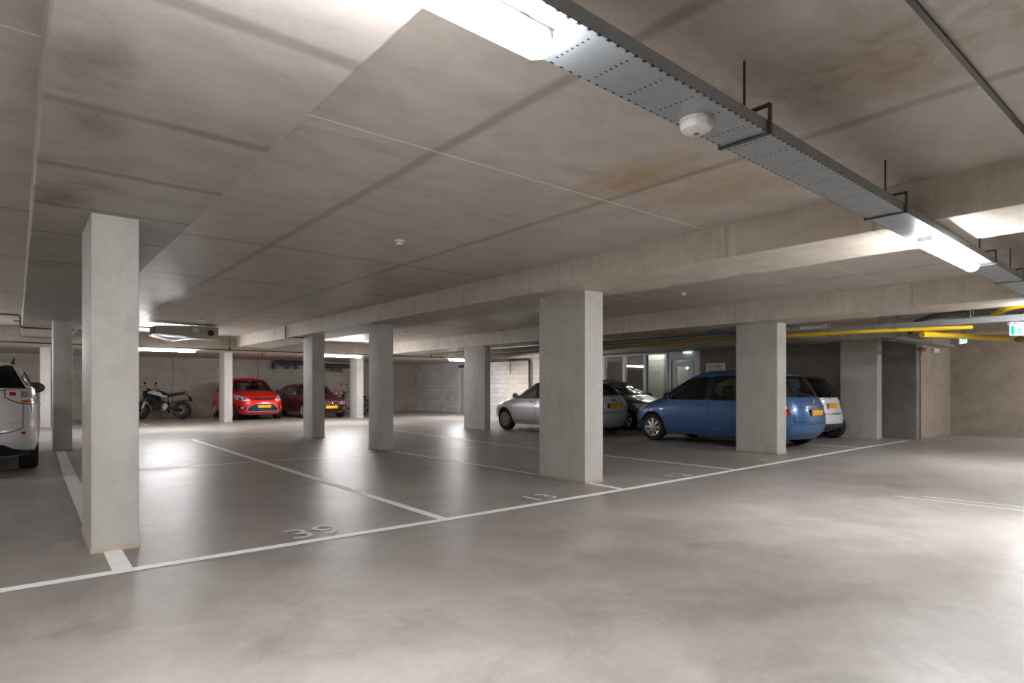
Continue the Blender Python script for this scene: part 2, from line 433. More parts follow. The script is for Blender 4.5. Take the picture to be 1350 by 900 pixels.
# glazed lobby partition
PY0, PY1 = 10.9, 15.9
bars = [15.88, 14.93, 13.98, 13.06, 12.12]
for i in range(len(bars)-1):
    a, b = bars[i+1], bars[i]
    w = MB().bb((WX, a+.001, 0), (WX+.12, a+.06, 2.42)).bb((WX, b-.06, 0), (WX+.12, b-.001, 2.42)).bb((WX, a+.05, 2.34), (WX+.12, b-.05, 2.42)).bb((WX, a+.05, 0), (WX+.12, b-.05, .1))
    fo = struct('window_%d' % (i+1), w, M_alu)
    part('pane', MB().bb((WX+.05, a+.05, .1), (WX+.07, b-.05, 2.34)), M_pane, fo, 0)
fr = MB().bb((WX, PY0, 0), (WX+.12, PY0+.22, 2.42)).bb((WX, 11.98, 0), (WX+.12, 12.07, 2.42)).bb((WX, PY0+.22, 2.1), (WX+.12, 11.98, 2.42))
struct('trim_1', fr, M_alu)
lf = MB().bb((WX+.03, 11.16, 0), (WX+.08, 11.36, 2.08)).bb((WX+.03, 11.8, 0), (WX+.08, 11.96, 2.08)).bb((WX+.03, 11.36, 1.92), (WX+.08, 11.8, 2.08)).bb((WX+.03, 11.36, 0), (WX+.08, 11.8, .3))
gd = struct('door_2', lf, M_alu)
part('pane', MB().bb((WX+.05, 11.36, .3), (WX+.06, 11.8, 1.92)), M_pane, gd, 0)
part('door_handle', MB().tube([(WX+.03, 11.88, 1.05), (WX-.04, 11.88, 1.05), (WX-.04, 11.76, 1.05)], .012), M_chrome, gd)
struct('wall_right', MB().bb((WX, PY0, 2.42), (WX+.3, PY1, 2.9)), M_walld)
M_lobby = concrete('lobby plaster', srgb(128, 122, 104), srgb(150, 144, 126), rough=.6)
struct('wall_back', MB().bb((19.0, 10.6, -.1), (19.3, 16.2, 2.9)).bb((WX+.28, 10.5, -.1), (19.0, 10.8, 2.9)).bb((WX+.28, 16.0, -.1), (19.0, 16.3, 2.9)), M_lobby)
struct('trim_2', MB().bb((18.0, 13.3, 0), (18.35, 14.0, CE)), simple('pale lobby paint', srgb(214, 218, 206), .6))
struct('door_3', MB().bb((18.05, 12.2, 0), (18.11, 12.9, 2.2)), simple('bright lobby door', srgb(226, 232, 228), .5))

# painted markings belong to the floor
NL = [0]
def fline(pts, w, name='painted_line', mat=M_line, z=.003):
    mb = MB(); NL[0] += 1; z += NL[0]*.00012
    for (x0, y0), (x1, y1) in zip(pts[:-1], pts[1:]):
        dx, dy = x1-x0, y1-y0; L = math.hypot(dx, dy); nx, ny = -dy/L*w/2, dx/L*w/2
        mb.add([(x0+nx, y0+ny, z), (x1+nx, y1+ny, z), (x1-nx, y1-ny, z), (x0-nx, y0-ny, z)], [(0, 1, 2, 3)])
    return part(name, mb, mat, floor, 0)
fline([(-4, 4.87), (-.08, 4.85), (.56, 4.84), (3.12, 4.79), (5.71, 4.81), (8.38, 4.87), (13.38, 5.0), (15.96, 5.01)], .10)
fline([(.56, 4.84), (.565, 5.5)], .12)
fline([(.53, 6.28), (.58, 10.6), (.66, 14.75)], .15, mat=M_linew)
fline([(3.12, 4.8), (3.14, 7.2), (3.17, 10.52), (3.23, 15.98)], .10)
fline([(5.72, 4.81), (5.74, 5.42)], .09)
fline([(5.75, 6.28), (5.66, 10.25), (5.65, 10.9)], .08)
fline([(8.38, 4.87), (8.27, 7.45), (8.12, 10.14), (8.44, 15.63)], .08)
fline([(13.38, 5.0), (13.4, 10.0)], .08)
fline([(10.95, 6.33), (10.85, 10.0)], .08, mat=M_linew)
fline([(-4, 10.75), (-.17, 10.66), (1.39, 10.60), (3.17, 10.52), (4.90, 10.25), (5.66, 10.25), (8.12, 10.14), (13.4, 10.0)], .06, mat=M_linew, z=.002)
fline([(-4, 16.2), (2.11, 16.08), (5.5, 15.85), (10.53, 15.61)], .06, mat=M_linew, z=.002)
for q in (0, .22): fline([(7.98-q, 2.35+q), (8.1-q, 1.2)], .03, mat=M_linew)
fline([(3.3, 22.6), (3.35, 27.9)], .07, mat=M_linew)
for body, x, y, s in (('39', 1.98, 5.09, .36), ('13', 4.56, 5.05, .32), ('12', 7.2, 5.09, .32), ('11', 9.75, 5.12, .32)):
    o = text_mesh('bay_number', body, s*1.35, M_num if body == '39' else M_linew, floor, Matrix.Translation((x, y, .006)), .0005)
    o['label'] = 'worn white painted number '+body

# ------------------------------------------------------------------ columns and beams
def column(x, y0, y1, w, h, label, crust=True):
    c = part('concrete_column', MB().bb((x, y0, -.02), (x+w, y1, h+.03)), M_col, None, 40, .012)
    tag(c, label, 'column', 'concrete columns')
    if crust:
        part('base_crust', MB().bb((x-.006, y0-.006, -.01), (x+w+.006, y1+.006, .035)), M_stain, c, 0, .004)
    return c
column(.43, 5.49, 6.31, .31, 2.56, 'largest, nearest concrete column, under the wide soffit beam')
column(5.66, 5.41, 6.29, .345, 2.5, 'broad concrete column in the middle with floor number 13 at its foot')
column(10.90, 5.52, 6.35, .345, 2.45, 'concrete column standing in front of the blue car')
column(15.88, 5.60, 6.43, .32, 2.4, 'pale concrete column beside the white city car')
column(5.56, 10.90, 11.38, .30, 2.5, 'slim concrete column at the crossing of the painted lines, mid garage')
column(5.55, 14.40, 15.0, .31, 2.5, 'concrete column between the red car and the slim middle column')
column(10.55, 14.1, 15.15, .21, 2.45, 'concrete column just ahead of the silver car')
column(5.72, 23.1, 23.85, .27, 2.49, 'concrete column partly hiding the side of the red car')
column(10.5, 22.55, 23.2, .29, 2.49, 'concrete column next to the dark red car')
column(.55, 14.72, 15.3, .30, 2.56, 'dark grey concrete column right of the white off-roader')
column(.56, 23.7, 24.3, .26, 2.49, 'distant pale column seen behind the dark grey column on the left')

def beam(x0, x1, y0, y1, z, mat, label):
    return tag(part('concrete_beam', MB().bb((x0, y0, z), (x1, y1, CE+.02)), mat, None, 0, .012), label, 'beam', 'concrete ceiling beams')
beam(.085, 1.085, -5.95, 20.25, 2.555, M_beam1, 'wide concrete soffit beam overhead on the left')
beam(5.31, 6.28, -5.95, 20.25, 2.5, M_beam, 'concrete ceiling beam carried by the broad middle column')
beam(10.43, 11.40, -5.95, 20.25, 2.45, M_beam, 'concrete ceiling beam carried by the column before the blue car')
beam(15.55, 16.55, -5.95, 16.2, 2.39, M_beam, 'farthest concrete beam over the pale column by the white city car')
beam(13.9, 15.57, 6.5, 6.85, 2.42, M_beam, 'short concrete cross beam above the white city car')

# dark joint profile on the ceiling, upper right
j = tag(part('ceiling_channel', MB().bb((-3, -.012, -.014), (5.3, .012, .002)), M_dsteel, None, 0, loc=(0, .86, CE)), 'thin dark metal strip along the ceiling parallel to the perforated tray', 'strip')

# ------------------------------------------------------------------ cable tray and batten lights
TR = thing('cable_tray', 'long grey perforated cable tray hanging from the ceiling, with the white domed sounder under it', 'cable tray', (1.93, 1.515, 2.44), math.radians(1.5))
TW = .235
pan = MB().bb((-6, -TW/2, 0), (11.5, TW/2, .004)).bb((-6, -TW/2, .004), (11.5, -TW/2+.004, .058)).bb((-6, TW/2-.004, .004), (11.5, TW/2, .058))
part('pan', pan, M_tray, TR, 0)
part('cables', MB().tube([(-6, -.04, .02), (11.5, -.03, .02)], .014, 8).tube([(-6, .02, .016), (11.5, .03, .016)], .01, 8), M_dpipe, TR)
for k, x in enumerate((-2.2, .78, 2.72, 5.35, 6.75, 8.6)):
    h = MB().bb((x-.012, -TW/2-.012, -.010), (x+.012, TW/2+.012, -.002))
    h.bb((x-.012, -TW/2-.014, -.010), (x+.012, -TW/2-.004, .13)).bb((x-.012, -TW/2-.014, .122), (x+.012, .02, .132))
    h.bb((x-.012, TW/2+.004, -.010), (x+.012, TW/2+.014, .012))
    hg = part('hanger', h, M_dsteel, TR, 0)
    top = CE-2.44
    part('threaded_rod', MB().tube([(x, 0, .12), (x, 0, top)], .006, 8), M_rod, hg)
bt = MB()
SP = MB().lathe([(.002, .0), (.05, 0), (.068, -.010), (.072, -.024), (.064, -.046), (.042, -.058), (.002, -.061)], 28)
SR = thing('alarm_sounder', 'round white domed alarm sounder under the long perforated cable tray', 'alarm', (2.34, 1.555, 2.439))
part('body', SP, M_white, SR)
part('base_ring', MB().lathe([(.03, 0), (.0735, 0), (.0735, -.014), (.03, -.014)], 28, closed=True), M_house, SR)
part('lamp_eye', MB().lathe([(.001, -.0625), (.012, -.0625), (.012, -.057), (.001, -.057)], 14), M_grey, SR)

def batten(x, y, z, L, rz, label, w=.105, h=.085, tubes=None):
    t = thing('batten_light', label, 'ceiling light', (x, y, z), rz, 'fluorescent batten lights')
    part('housing', MB().bb((-L/2, -w/2*.92, -.034), (L/2, w/2*.92, 0)), M_house, t, 30, .004)
    prof = [(-w/2*.8, -.02)]+[(w/2*math.cos(a), -.033-(h-.033)*math.sin(a)**.7 if 0 < a < PI else -.033) for a in [PI*(1-i/10) for i in range(11)]]
    n = len(prof)-1; prof = prof[1:]
    vs = []; fs = []; xs = [-L/2, -L/2+.03, L/2-.03, L/2]; sc = [.8, 1, 1, .8]
    for xx, s in zip(xs, sc): vs += [(xx, p*s, -.033+(q+.033)*s) for p, q in prof]
    m = len(prof)
    for i in range(3):
        for k in range(m-1): fs.append((i*m+k, i*m+k+1, (i+1)*m+k+1, (i+1)*m+k))
        fs.append((i*m, (i+1)*m, (i+1)*m+m-1, i*m+m-1))
    fs += [tuple(range(m)), tuple(range(3*m, 4*m))]
    df = part('diffuser', MB().add(vs, fs), tubes or [M_tube, M_tubes], t, 40)
    for p in df.data.polygons: p.material_index = 0 if p.normal.z < -.62 else 1
    for k in range(4):
        cx = -L/2+.12+(L-.24)*k/3
        for q in (-1, 1): part('clip', MB().bb((cx-.012, q*w/2*.8, -.04), (cx+.012, q*(w/2*.8+.012), -.012)), M_chrome, t, 0)
    return t
R1 = math.radians(1.5)
FT = [emit('far fluorescent diffuser', (1.0, .985, .985), 30.0), emit('far diffuser flank', (1.0, .985, .985), 20.0)]
batten(.63, 1.49, 2.438, 1.5, R1, 'nearest and largest glowing batten light, beside the wide soffit beam')
batten(6.32, 1.64, 2.438, 1.5, R1, 'glowing batten light on the perforated cable tray under the middle beam')
for xx, yy, zz in ((-5.2, 1.33, 2.438), (11.65, 1.77, 2.438)): batten(xx, yy, zz, 1.5, R1, 'batten light farther along the near row under the perforated cable tray')
batten(3.38, 20.0, 2.375, 1.5, 0, 'glowing batten light above the parked motorcycle', tubes=FT)
batten(8.72, 20.0, 2.375, 1.5, 0, 'glowing batten light above the dark red car', tubes=FT)
batten(14.0, 20.0, 2.375, 1.5, 0, 'glowing batten light near the block wall, partly behind a column', tubes=FT)
batten(-2.1, 20.0, 2.375, 1.5, 0, 'batten light on the far trunking behind the white off-road car', tubes=FT)
for xx, yy, zz in ((-7.5, 7.5, CE-.001), (-4.5, 12.5, CE-.001), (17.7, .6, CE-.001)): batten(xx, yy, zz, 1.5, 0, 'added fill batten light on the slab, out of view beyond the bays')  # unseen lamps added to lift slab, column faces and right end wall
lt = batten(17.8, 13.4, 2.8, 1.2, PI/2, 'ceiling light inside the glazed lobby', tubes=[emit('dim lobby diffuser', (1, .995, .985), 3.5)]*2)

# far conduit run under the low ceiling
cr = thing('conduit_run', 'grey trunking with conduit crossing the far aisle below the ceiling', 'conduit', (0, 20.05, 2.375))
part('trunking', MB().bb((-8, -.06, 0), (16.2, .06, .09)), M_pipel, cr, 0)
part('conduit', MB().tube([(-8, -.12, .02), (16.2, -.12, .02)], .018, 8), M_dpipe, cr)
for x in (-5, -.8, 2.2, 5.1, 7.6, 9.9, 12.4, 15):
    part('hanger_rod', MB().tube([(x, -.02, .05), (x, -.02, CE-2.375 if x > -9 else .3)], .007, 6).bb((x-.03, -.07, .0), (x+.03, .07, .094)), M_rod, cr)
def detector(x, y, label, z=CE, s=1.0):
    t = thing('smoke_detector', label, 'smoke detector', (x, y, z), 0, 'ceiling smoke detectors')
    part('base', MB().lathe([(.001, 0), (.052*s, 0), (.052*s, -.012), (.001, -.012)], 20), M_white, t)
    part('head', MB().lathe([(.001, -.012), (.045*s, -.012), (.045*s, -.03), (.036*s, -.047), (.001, -.05)], 20), M_white, t)
    for k in range(8):
        a = k*PI/4
        part('vent_slot', MB().box((.0445*s*math.cos(a), .0445*s*math.sin(a), -.026), (.004, .02, .008), 0, Matrix.Rotation(a, 3, 'Z')), M_black, t, 0)
detector(3.17, 5.76, 'round white smoke detector on the slab left of the middle column')
detector(8.6, 5.96, 'round white smoke detector on the slab between the two right-hand beams')
detector(8.54, 15.1, 'small distant smoke detector on the slab above the silver car')
detector(3.25, 15.07, 'small smoke detector on the slab beside the jet fan')
# ------------------------------------------------------------------ cars
def mono(pts):
    pts = sorted(pts); xs = [p[0] for p in pts]; ys = [p[1] for p in pts]; n = len(xs)
    h = [xs[i+1]-xs[i] for i in range(n-1)]; dl = [(ys[i+1]-ys[i])/h[i] for i in range(n-1)]
    m = [dl[0]]+[0 if dl[i-1]*dl[i] <= 0 else 3*(h[i-1]+h[i])/((2*h[i]+h[i-1])/dl[i-1]+(h[i]+2*h[i-1])/dl[i]) for i in range(1, n-1)]+[dl[-1]]
    def f(x):
        if x <= xs[0]: return ys[0]
        if x >= xs[-1]: return ys[-1]
        i = 0
        while x > xs[i+1]: i += 1
        t = (x-xs[i])/h[i]
        return (ys[i]*(1+2*t)*(1-t)**2+h[i]*m[i]*t*(1-t)**2+ys[i+1]*t*t*(3-2*t)+h[i]*m[i+1]*t*t*(t-1))
    return f

class Shape:
    def __init__(s, front, rear, width, mf=7.0, mr=7.0, n=2.6):
        s.F = mono(front); s.B = mono(rear); s.W = mono(width); s.mf = mf; s.mr = mr; s.n = n
        s.z0 = min(p[0] for p in width); s.z1 = max(p[0] for p in width)
    def S(s, x, z):
        a, m = (s.F(z), s.mf) if x > 0 else (-s.B(z), s.mr)
        t = min(1.0, abs(x)/max(a, 1e-4)); return s.W(z)*(1-t**m)**(1/s.n)
    def fx(s, y, z): return s.F(z)*max(0, 1-min(1, abs(y)/s.W(z))**s.n)**(1/s.mf)
    def rx(s, y, z): return s.B(z)*max(0, 1-min(1, abs(y)/s.W(z))**s.n)**(1/s.mr)
    def g(s, v):
        x, y, z = v; z = min(max(z, s.z0), s.z1)
        a, m = (s.F(z), s.mf) if x > 0 else (-s.B(z), s.mr)
        return (abs(x)/max(a, 1e-4))**m+(abs(y)/max(s.W(z), 1e-4))**s.n
    def levels(s):
        zs = []; z = s.z0; H = s.z1
        while z < H-.14: zs.append(z); z += .03
        for k in range(15): zs.append(H-.14*(1-k/14)**1.0*(1) if k < 14 else H-.0005)
        zs = sorted(set(round(q, 4) for q in zs)); return zs
    def ring(s, z):
        q = []
        def half(m):
            us = [k/16 for k in range(0, 14)]      # x/a along the side
            pts = [(u, (1-u**m)**(1/s.n)) for u in us]
            last = pts[-1][1]
            for k in range(1, 13):
                v = last*(1-k/12); pts.append((max(0, 1-v**s.n)**(1/m), v))
            return pts
        a, b, w = s.F(z), -s.B(z), s.W(z)
        f, r = half(s.mf), half(s.mr)
        for u, v in f: q.append((a*u, w*v))                  # +y side to nose
        for u, v in reversed(f[:-1]): q.append((a*u, -w*v))
        for u, v in r[1:]: q.append((-b*u, -w*v))
        for u, v in reversed(r[1:-1]): q.append((-b*u, w*v))
        return [(x, y, z) for x, y in q]
    def solid(s):
        mb = MB(); zs = s.levels(); rg = [s.ring(z) for z in zs]; n = len(rg[0])
        vs = [p for r in rg for p in r]; fs = []
        for i in range(len(rg)-1):
            for k in range(n):
                k2 = (k+1) % n; fs.append((i*n+k, i*n+k2, (i+1)*n+k2, (i+1)*n+k))
        fs.append(tuple(range(n))); fs.append(tuple((len(rg)-1)*n+k for k in range(n)))
        return mb.add(vs, fs)

def dens(st, step=.035):
    us = [a[0] for a in st]
    lo = mono([(a[0], a[1]) for a in st]); hi = mono([(a[0], a[2]) for a in st])
    n = max(2, int((max(us)-min(us))/step)); u0, u1 = min(us), max(us)
    return [(u0+(u1-u0)*i/n, lo(u0+(u1-u0)*i/n), hi(u0+(u1-u0)*i/n)) for i in range(n+1)]

def slab(st, fn, off, th, rows=6, mb=None, mi=0):
    """thin shell patch over stations (u, zlo, zhi); fn(u, z, off) -> point"""
    mb = mb or MB(); D = dens(st); n = len(D)
    def grid(o): return [fn(u, lo+(hi-lo)*j/rows, o) for u, lo, hi in D for j in range(rows+1)]
    A = grid(off); B = grid(off-th); k = rows+1; N = len(A); fs = []
    for i in range(n-1):
        for j in range(rows):
            a, b, c, d = i*k+j, (i+1)*k+j, (i+1)*k+j+1, i*k+j+1
            fs.append((a, b, c, d)); fs.append((N+d, N+c, N+b, N+a))
    rim = [i*k for i in range(n)]+[(n-1)*k+j for j in range(1, k)]+[i*k+rows for i in range(n-2, -1, -1)]+[j for j in range(rows-1, 0, -1)]
    for p, q in zip(rim, rim[1:]+rim[:1]): fs.append((p, q, q+N, p+N))
    return mb.add(A+B, fs, mi)

def outline(st, fn, off=0.0, step=.05):
    D = dens(st, step)
    lo = [fn(u, a, off) for u, a, b in D]; hi = [fn(u, b, off) for u, a, b in D]
    L = D[0]; R = D[-1]
    e1 = [fn(R[0], R[1]+(R[2]-R[1])*j/4, off) for j in range(1, 4)]; e0 = [fn(L[0], L[2]+(L[1]-L[2])*j/4, off) for j in range(1, 4)]
    return lo+e1+hi[::-1]+e0

class Car:
    def __init__(c, shape, label, cat, loc, heading, paint, name='car', glass=None, group='parked cars'):
        c.s = shape; c.t = thing(name, label, cat, (loc[0], loc[1], 0), heading, group); c.paint = paint; c.glass = glass or M_glass
    def side(c, sg): return lambda x, z, o: (x, sg*(c.s.S(x, z)+o), z)
    def front(c): 
        def f(y, z, o):
            k = .985*c.s.W(z); y = max(-k, min(k, y)); return (c.s.fx(y, z)+o, y, z)
        return f
    def rear(c): 
        def f(y, z, o):
            k = .985*c.s.W(z); y = max(-k, min(k, y)); return (c.s.rx(y, z)-o, y, z)
        return f
    def body(c, wheels, Ra, windows, cabin, screen, back, well=.3):
        """cut wheel wells, window openings and the cabin out of the lofted shell"""
        s = c.s
        base = link('body', s.solid().mesh('body_solid', 0), [c.paint, M_dark], c.t)
        cuts = []
        wc = MB()
        for x, z in wheels:
            for sg in (1, -1):
                y0 = s.S(x, .6)-well; M = Matrix.Translation((x, sg*(y0+.6), z)) @ Matrix.Rotation(PI/2, 4, 'X')
                wc.lathe([(Ra, -.6), (Ra, .6)], 40, 0, M)
        cuts.append(wc)
        cb = MB()
        zb, zt, x0, x1, xr0, xr1, fz = cabin       # belt, top, x range at belt, x range at top, floor
        wbt, wtp = s.W(zb)-.085, s.W(zt)-.075
        mid = [(xr0, -wbt, zb), (x0, -wbt, zb), (x0, wbt, zb), (xr0, wbt, zb)]
        bot = [(xr0, -wbt, fz), (x0-.25, -wbt, fz), (x0-.25, wbt, fz), (xr0, wbt, fz)]
        top = [(xr1, -wtp, zt), (x1, -wtp, zt), (x1, wtp, zt), (xr1, wtp, zt)]
        V = bot+mid+top
        cb.add(V, [(0, 1, 2, 3), (8, 9, 10, 11)]+[(i+4*k, (i+1) % 4+4*k, (i+1) % 4+4+4*k, i+4+4*k) for k in (0, 1) for i in range(4)])
        cuts.append(cb)
        for zlo, zhi, sgn, ins in ((screen[0], screen[1], 1, .09), (back[0], back[1], -1, back[2] if len(back) > 2 else .10)):
            wl, wh = s.W(zlo)-ins, s.W(zhi)-ins
            wn = MB().hull8([(.0, -wl, zlo), (sgn*3, -wl, zlo), (sgn*3, wl, zlo), (0, wl, zlo)], [(0, -wh, zhi), (sgn*3, -wh, zhi), (sgn*3, wh, zhi), (0, wh, zhi)])
            cuts.append(wn)
        if windows:
            wn = MB()
            for st in windows:
                D = dens(st, .06)
                poly = [(u, a) for u, a, b in D]+[(u, b) for u, a, b in reversed(D)]
                pp = []
                for p in poly:
                    if not pp or (abs(p[0]-pp[-1][0])+abs(p[1]-pp[-1][1])) > 1e-4: pp.append(p)
                if abs(pp[0][0]-pp[-1][0])+abs(pp[0][1]-pp[-1][1]) < 1e-4: pp.pop()
                wn.prism(pp, -1.6, 1.6, 'y')
            cuts.append(wn)
        objs = []
        for i, mb in enumerate(cuts):
            o = link('cut', mb.mesh('cut', 0), M_dark, c.t); objs.append(o)
            md = base.modifiers.new('b%d' % i, 'BOOLEAN'); md.operation = 'DIFFERENCE'; md.solver = 'EXACT'; md.object = o
        bpy.context.view_layer.update()
        dg = bpy.context.evaluated_depsgraph_get()
        me = bpy.data.meshes.new_from_object(base.evaluated_get(dg), depsgraph=dg)
        base.modifiers.clear(); old = base.data; base.data = me; bpy.data.meshes.remove(old)
        for o in objs: m = o.data; bpy.data.objects.remove(o); bpy.data.meshes.remove(m)
        me.name = 'body'; me.materials.clear(); me.materials.append(c.paint); me.materials.append(M_dark)
        for p in me.polygons:
            inside = all(s.g(me.vertices[i].co) < .985 for i in p.vertices) or s.g(p.center) < .955 or p.center.z < s.z0+.005
            p.material_index = 1 if inside else 0; p.use_smooth = True
        me.set_sharp_from_angle(angle=math.radians(32))
        c.b = base
        # glass
        F, R = c.front(), c.rear()
        w = s.W((screen[0]+screen[1])/2)-.04
        def scr(zlo, zhi, fn, nm, g):
            st = []
            for k in range(13):
                y = -1+2*k/12; st.append((y, 0, 0))
            wl, wh = s.W(zlo)-.06, s.W(zhi)-.06
            mb = MB(); rows = 8; n = 13; A = []; B = []
            for j in range(rows+1):
                z = zlo-.015+(zhi-zlo+.03)*j/rows; ww = wl+(wh-wl)*j/rows
                for k in range(n):
                    y = ww*(-1+2*k/(n-1)); A.append(fn(y, z, -.012)); B.append(fn(y, z, -.017))
            fs = []; N = len(A)
            for j in range(rows):
                for k in range(n-1):
                    a, b, cc, d = j*n+k, j*n+k+1, (j+1)*n+k+1, (j+1)*n+k
                    fs += [(a, b, cc, d), (N+d, N+cc, N+b, N+a)]
            part(nm, mb.add(A+B, fs), g, c.t)
        scr(screen[0], screen[1], F, 'windscreen', c.glass)
        scr(back[0], back[1], R, 'rear_window', getattr(c, 'rglass', c.glass))
        for st in windows:
            u0, u1 = st[0][0], st[-1][0]
            for sg in (1, -1):
                ex = [(u, a-.012, b+.012) for u, a, b in st]
                part('side_window', slab(ex, c.side(sg), -.016, .004, 5), c.glass, c.t)
                part('window_seal', MB().tube(outline(st, c.side(sg), -.004), .009, 6, closed=True), M_black, c.t)
        return c
    def pillar(c, x0, x1, z0, z1):
        for sg in (1, -1): part('pillar_trim', slab([(x0, z0, z1), (x1, z0, z1)], c.side(sg), .004, .02, 6), M_black, c.t)
    def patch(c, name, fn, st, mat, off=.004, th=.02, parent=None, rows=6, label=None):
        return part(name, slab(st, fn, off, th, rows), mat, parent or c.t, 35, 0, label)
    def wheels(c, pos, R, Rr, w, spokes, style='alloy', track=None):
        for x in pos:
            for sg in (1, -1):
                y = sg*(c.s.S(x, .62)-w/2-.018 if track is None else track)
                M = Matrix.Translation((x, y, R)) @ Matrix.Rotation(-sg*PI/2, 4, 'X')
                h = w/2
                tp = [(Rr, -h+.01), (Rr+.02, -h), (R-.03, -h-.004), (R-.008, -h+.012), (R, -h+.04), (R, h-.04), (R-.008, h-.012), (R-.03, h+.004), (Rr+.02, h), (Rr, h-.01)]
                t = part('wheel', MB().lathe(tp, 36, 0, M, closed=True), M_rubber, c.t)
                rm = MB()
                rm.lathe([(Rr+.004, h+.002), (Rr-.012, h-.004), (Rr-.02, h-.03), (Rr-.015, -h+.01), (Rr, -h+.01)], 36, 0, M, closed=True)
                rm.lathe([(.001, h-.075), (Rr-.01, h-.075), (Rr-.01, h-.085), (.001, h-.085)], 30, 1, M)
                if style == 'alloy':
                    for k in range(spokes):
                        a = 2*PI*k/spokes; q = M @ Matrix.Rotation(a, 4, 'Z')
                        wi, wo = .022, .030
                        V = [(.04, -wi, h-.012), (Rr-.012, -wo, h-.022), (Rr-.012, wo, h-.022), (.04, wi, h-.012)]
                        L = [(p[0], p[1], p[2]-.03) for p in V]
                        rm.hull8([q @ Vector(p) for p in L], [q @ Vector(p) for p in V])
                else:
                    rm.lathe([(.001, h-.004), (.06, h-.006), (.075, h-.014), (.075, h-.03), (.001, h-.03)], 30, 0, M)
                    for k in range(spokes):
                        a = 2*PI*k/spokes; q = M @ Matrix.Rotation(a, 4, 'Z')
                        V = [(.07, -.010, h-.012), (Rr-.01, -.024, h-.010), (Rr-.01, .024, h-.010), (.07, .010, h-.012)]
                        L = [(p[0], p[1], p[2]-.02) for p in V]
                        rm.hull8([q @ Vector(p) for p in L], [q @ Vector(p) for p in V])
                rm.lathe([(.001, h+.0), (.03, h-.001), (.048, h-.012), (.05, h-.05), (.001, h-.05)], 20, 0, M)
                part('rim', rm, [M_hubcap if style != 'alloy' else M_alloy, M_black], t, 30)
    def arches(c, wheels, Ra):
        for x, z in wheels:
            for sg in (1, -1):
                pts = []
                for k in range(25):
                    a = -.12+(PI+.24)*k/24; px, pz = x+(Ra+.004)*math.cos(a), z+(Ra+.004)*math.sin(a)
                    if pz > c.s.z0+.03: pts.append((px, sg*(c.s.S(px, pz)+.001), pz))
                part('wheel_arch', MB().tube(pts, .014, 8), c.paint, c.t)
    def doors(c, sts, handles):
        for st, hx in zip(sts, handles):
            for sg in (1, -1):
                d = c.patch('door', c.side(sg), st, c.paint, .003, .012)
                part('door_gap', MB().tube(outline(st, c.side(sg), .0), .006, 6, closed=True), M_black, d)
                if hx:
                    x, z = hx; y = c.s.S(x, z)
                    part('door_handle', MB().ball((x, sg*(y+.022), z), (.2, .035, .032)).ball((x-.07, sg*(y+.005), z), (.04, .05, .03)).ball((x+.07, sg*(y+.005), z), (.04, .05, .03)), c.paint, d)
    def mirrors(c, x, z, mat=None, d=(.13, .2, .15), out=.12):
        for sg in (1, -1):
            y = c.s.S(x, z)
            m = part('wing_mirror', MB().ball((x, sg*(y+out), z+.02), d).tube([(x+.01, sg*(y-.02), z-.03), (x, sg*(y+.08), z)], .022), mat or c.paint, c.t)
            part('mirror_glass', MB().ball((x-d[0]*.38, sg*(y+out), z+.02), (.02, d[1]*.82, d[2]*.78)), M_lensd, m)
    def plate(c, end, z, text=None, w=.52, h=.11, y=0.0, holder=True):
        s = c.s
        x = s.fx(y, z) if end > 0 else s.rx(y, z)
        ox = x+end*.014
        p = part('number_plate', MB().bb((ox-end*.012, y-w/2, z-h/2), (ox, y+w/2, z+h/2)), M_plate, c.t, 0, .002, 'yellow number plate')
        part('blue_band', MB().bb((ox-end*.006, y+end*(-w/2), z-h/2+.002), (ox+end*.0015, y+end*(-w/2+.05), z+h/2-.002)), M_plblue, p, 0)
        if holder: part('plate_holder', MB().bb((ox-end*.03, y-w/2-.012, z-h/2-.012), (ox-end*.006, y+w/2+.012, z+h/2+.012)), M_black, p, 0)
        if text:
            M = Matrix(((0, 0, end, ox+end*.001), (end, 0, 0, y+end*.02), (0, 1, 0, z), (0, 0, 0, 1)))
            text_mesh('plate_text', text, .115, M_plink, p, M, .001)
    def cabin(c, seats_x, z0, ztop, wheel_x, hw=.36, rear_x=None):
        for k, x in enumerate(seats_x):
            for sg in (1, -1):
                st = part('seat', MB().box((x, sg*hw, (z0+ztop)/2-.05), (.14, .48, ztop-z0), 0, Matrix.Rotation(-.2, 3, 'Y')).box((x+.26, sg*hw, z0+.02), (.5, .48, .16)), M_dark, c.t, 40, .04)
                part('headrest', MB().box((x-.10, sg*hw, ztop+.06), (.09, .26, .19), 0, Matrix.Rotation(-.15, 3, 'Y')).tube([(x-.09, sg*hw-.06, ztop-.1), (x-.09, sg*hw-.06, ztop)], .008).tube([(x-.09, sg*hw+.06, ztop-.1), (x-.09, sg*hw+.06, ztop)], .008), M_dark, st, 40, .03)
        part('dashboard', MB().box((wheel_x+.42, 0, z0+.42), (.45, 1.3*hw/.36*.92, .26)), M_dark, c.t, 40, .06)
        M = Matrix.Translation((wheel_x, hw, z0+.48)) @ Matrix.Rotation(-PI/2+.45, 4, 'Y')
        ringp = [M @ Vector((.18*math.cos(2*PI*k/28), .18*math.sin(2*PI*k/28), 0)) for k in range(28)]
        mb = MB().tube(ringp, .014, 8, closed=True)
        for a in (0.2, PI-.2, -PI/2): mb.tube([M @ Vector((0, 0, 0)), M @ Vector((.17*math.cos(a+PI/2), .17*math.sin(a+PI/2), 0))], .014)
        mb.ball(M @ Vector((0, 0, 0)), (.13, .13, .13))
        part('steering_wheel', mb, M_black, c.t)
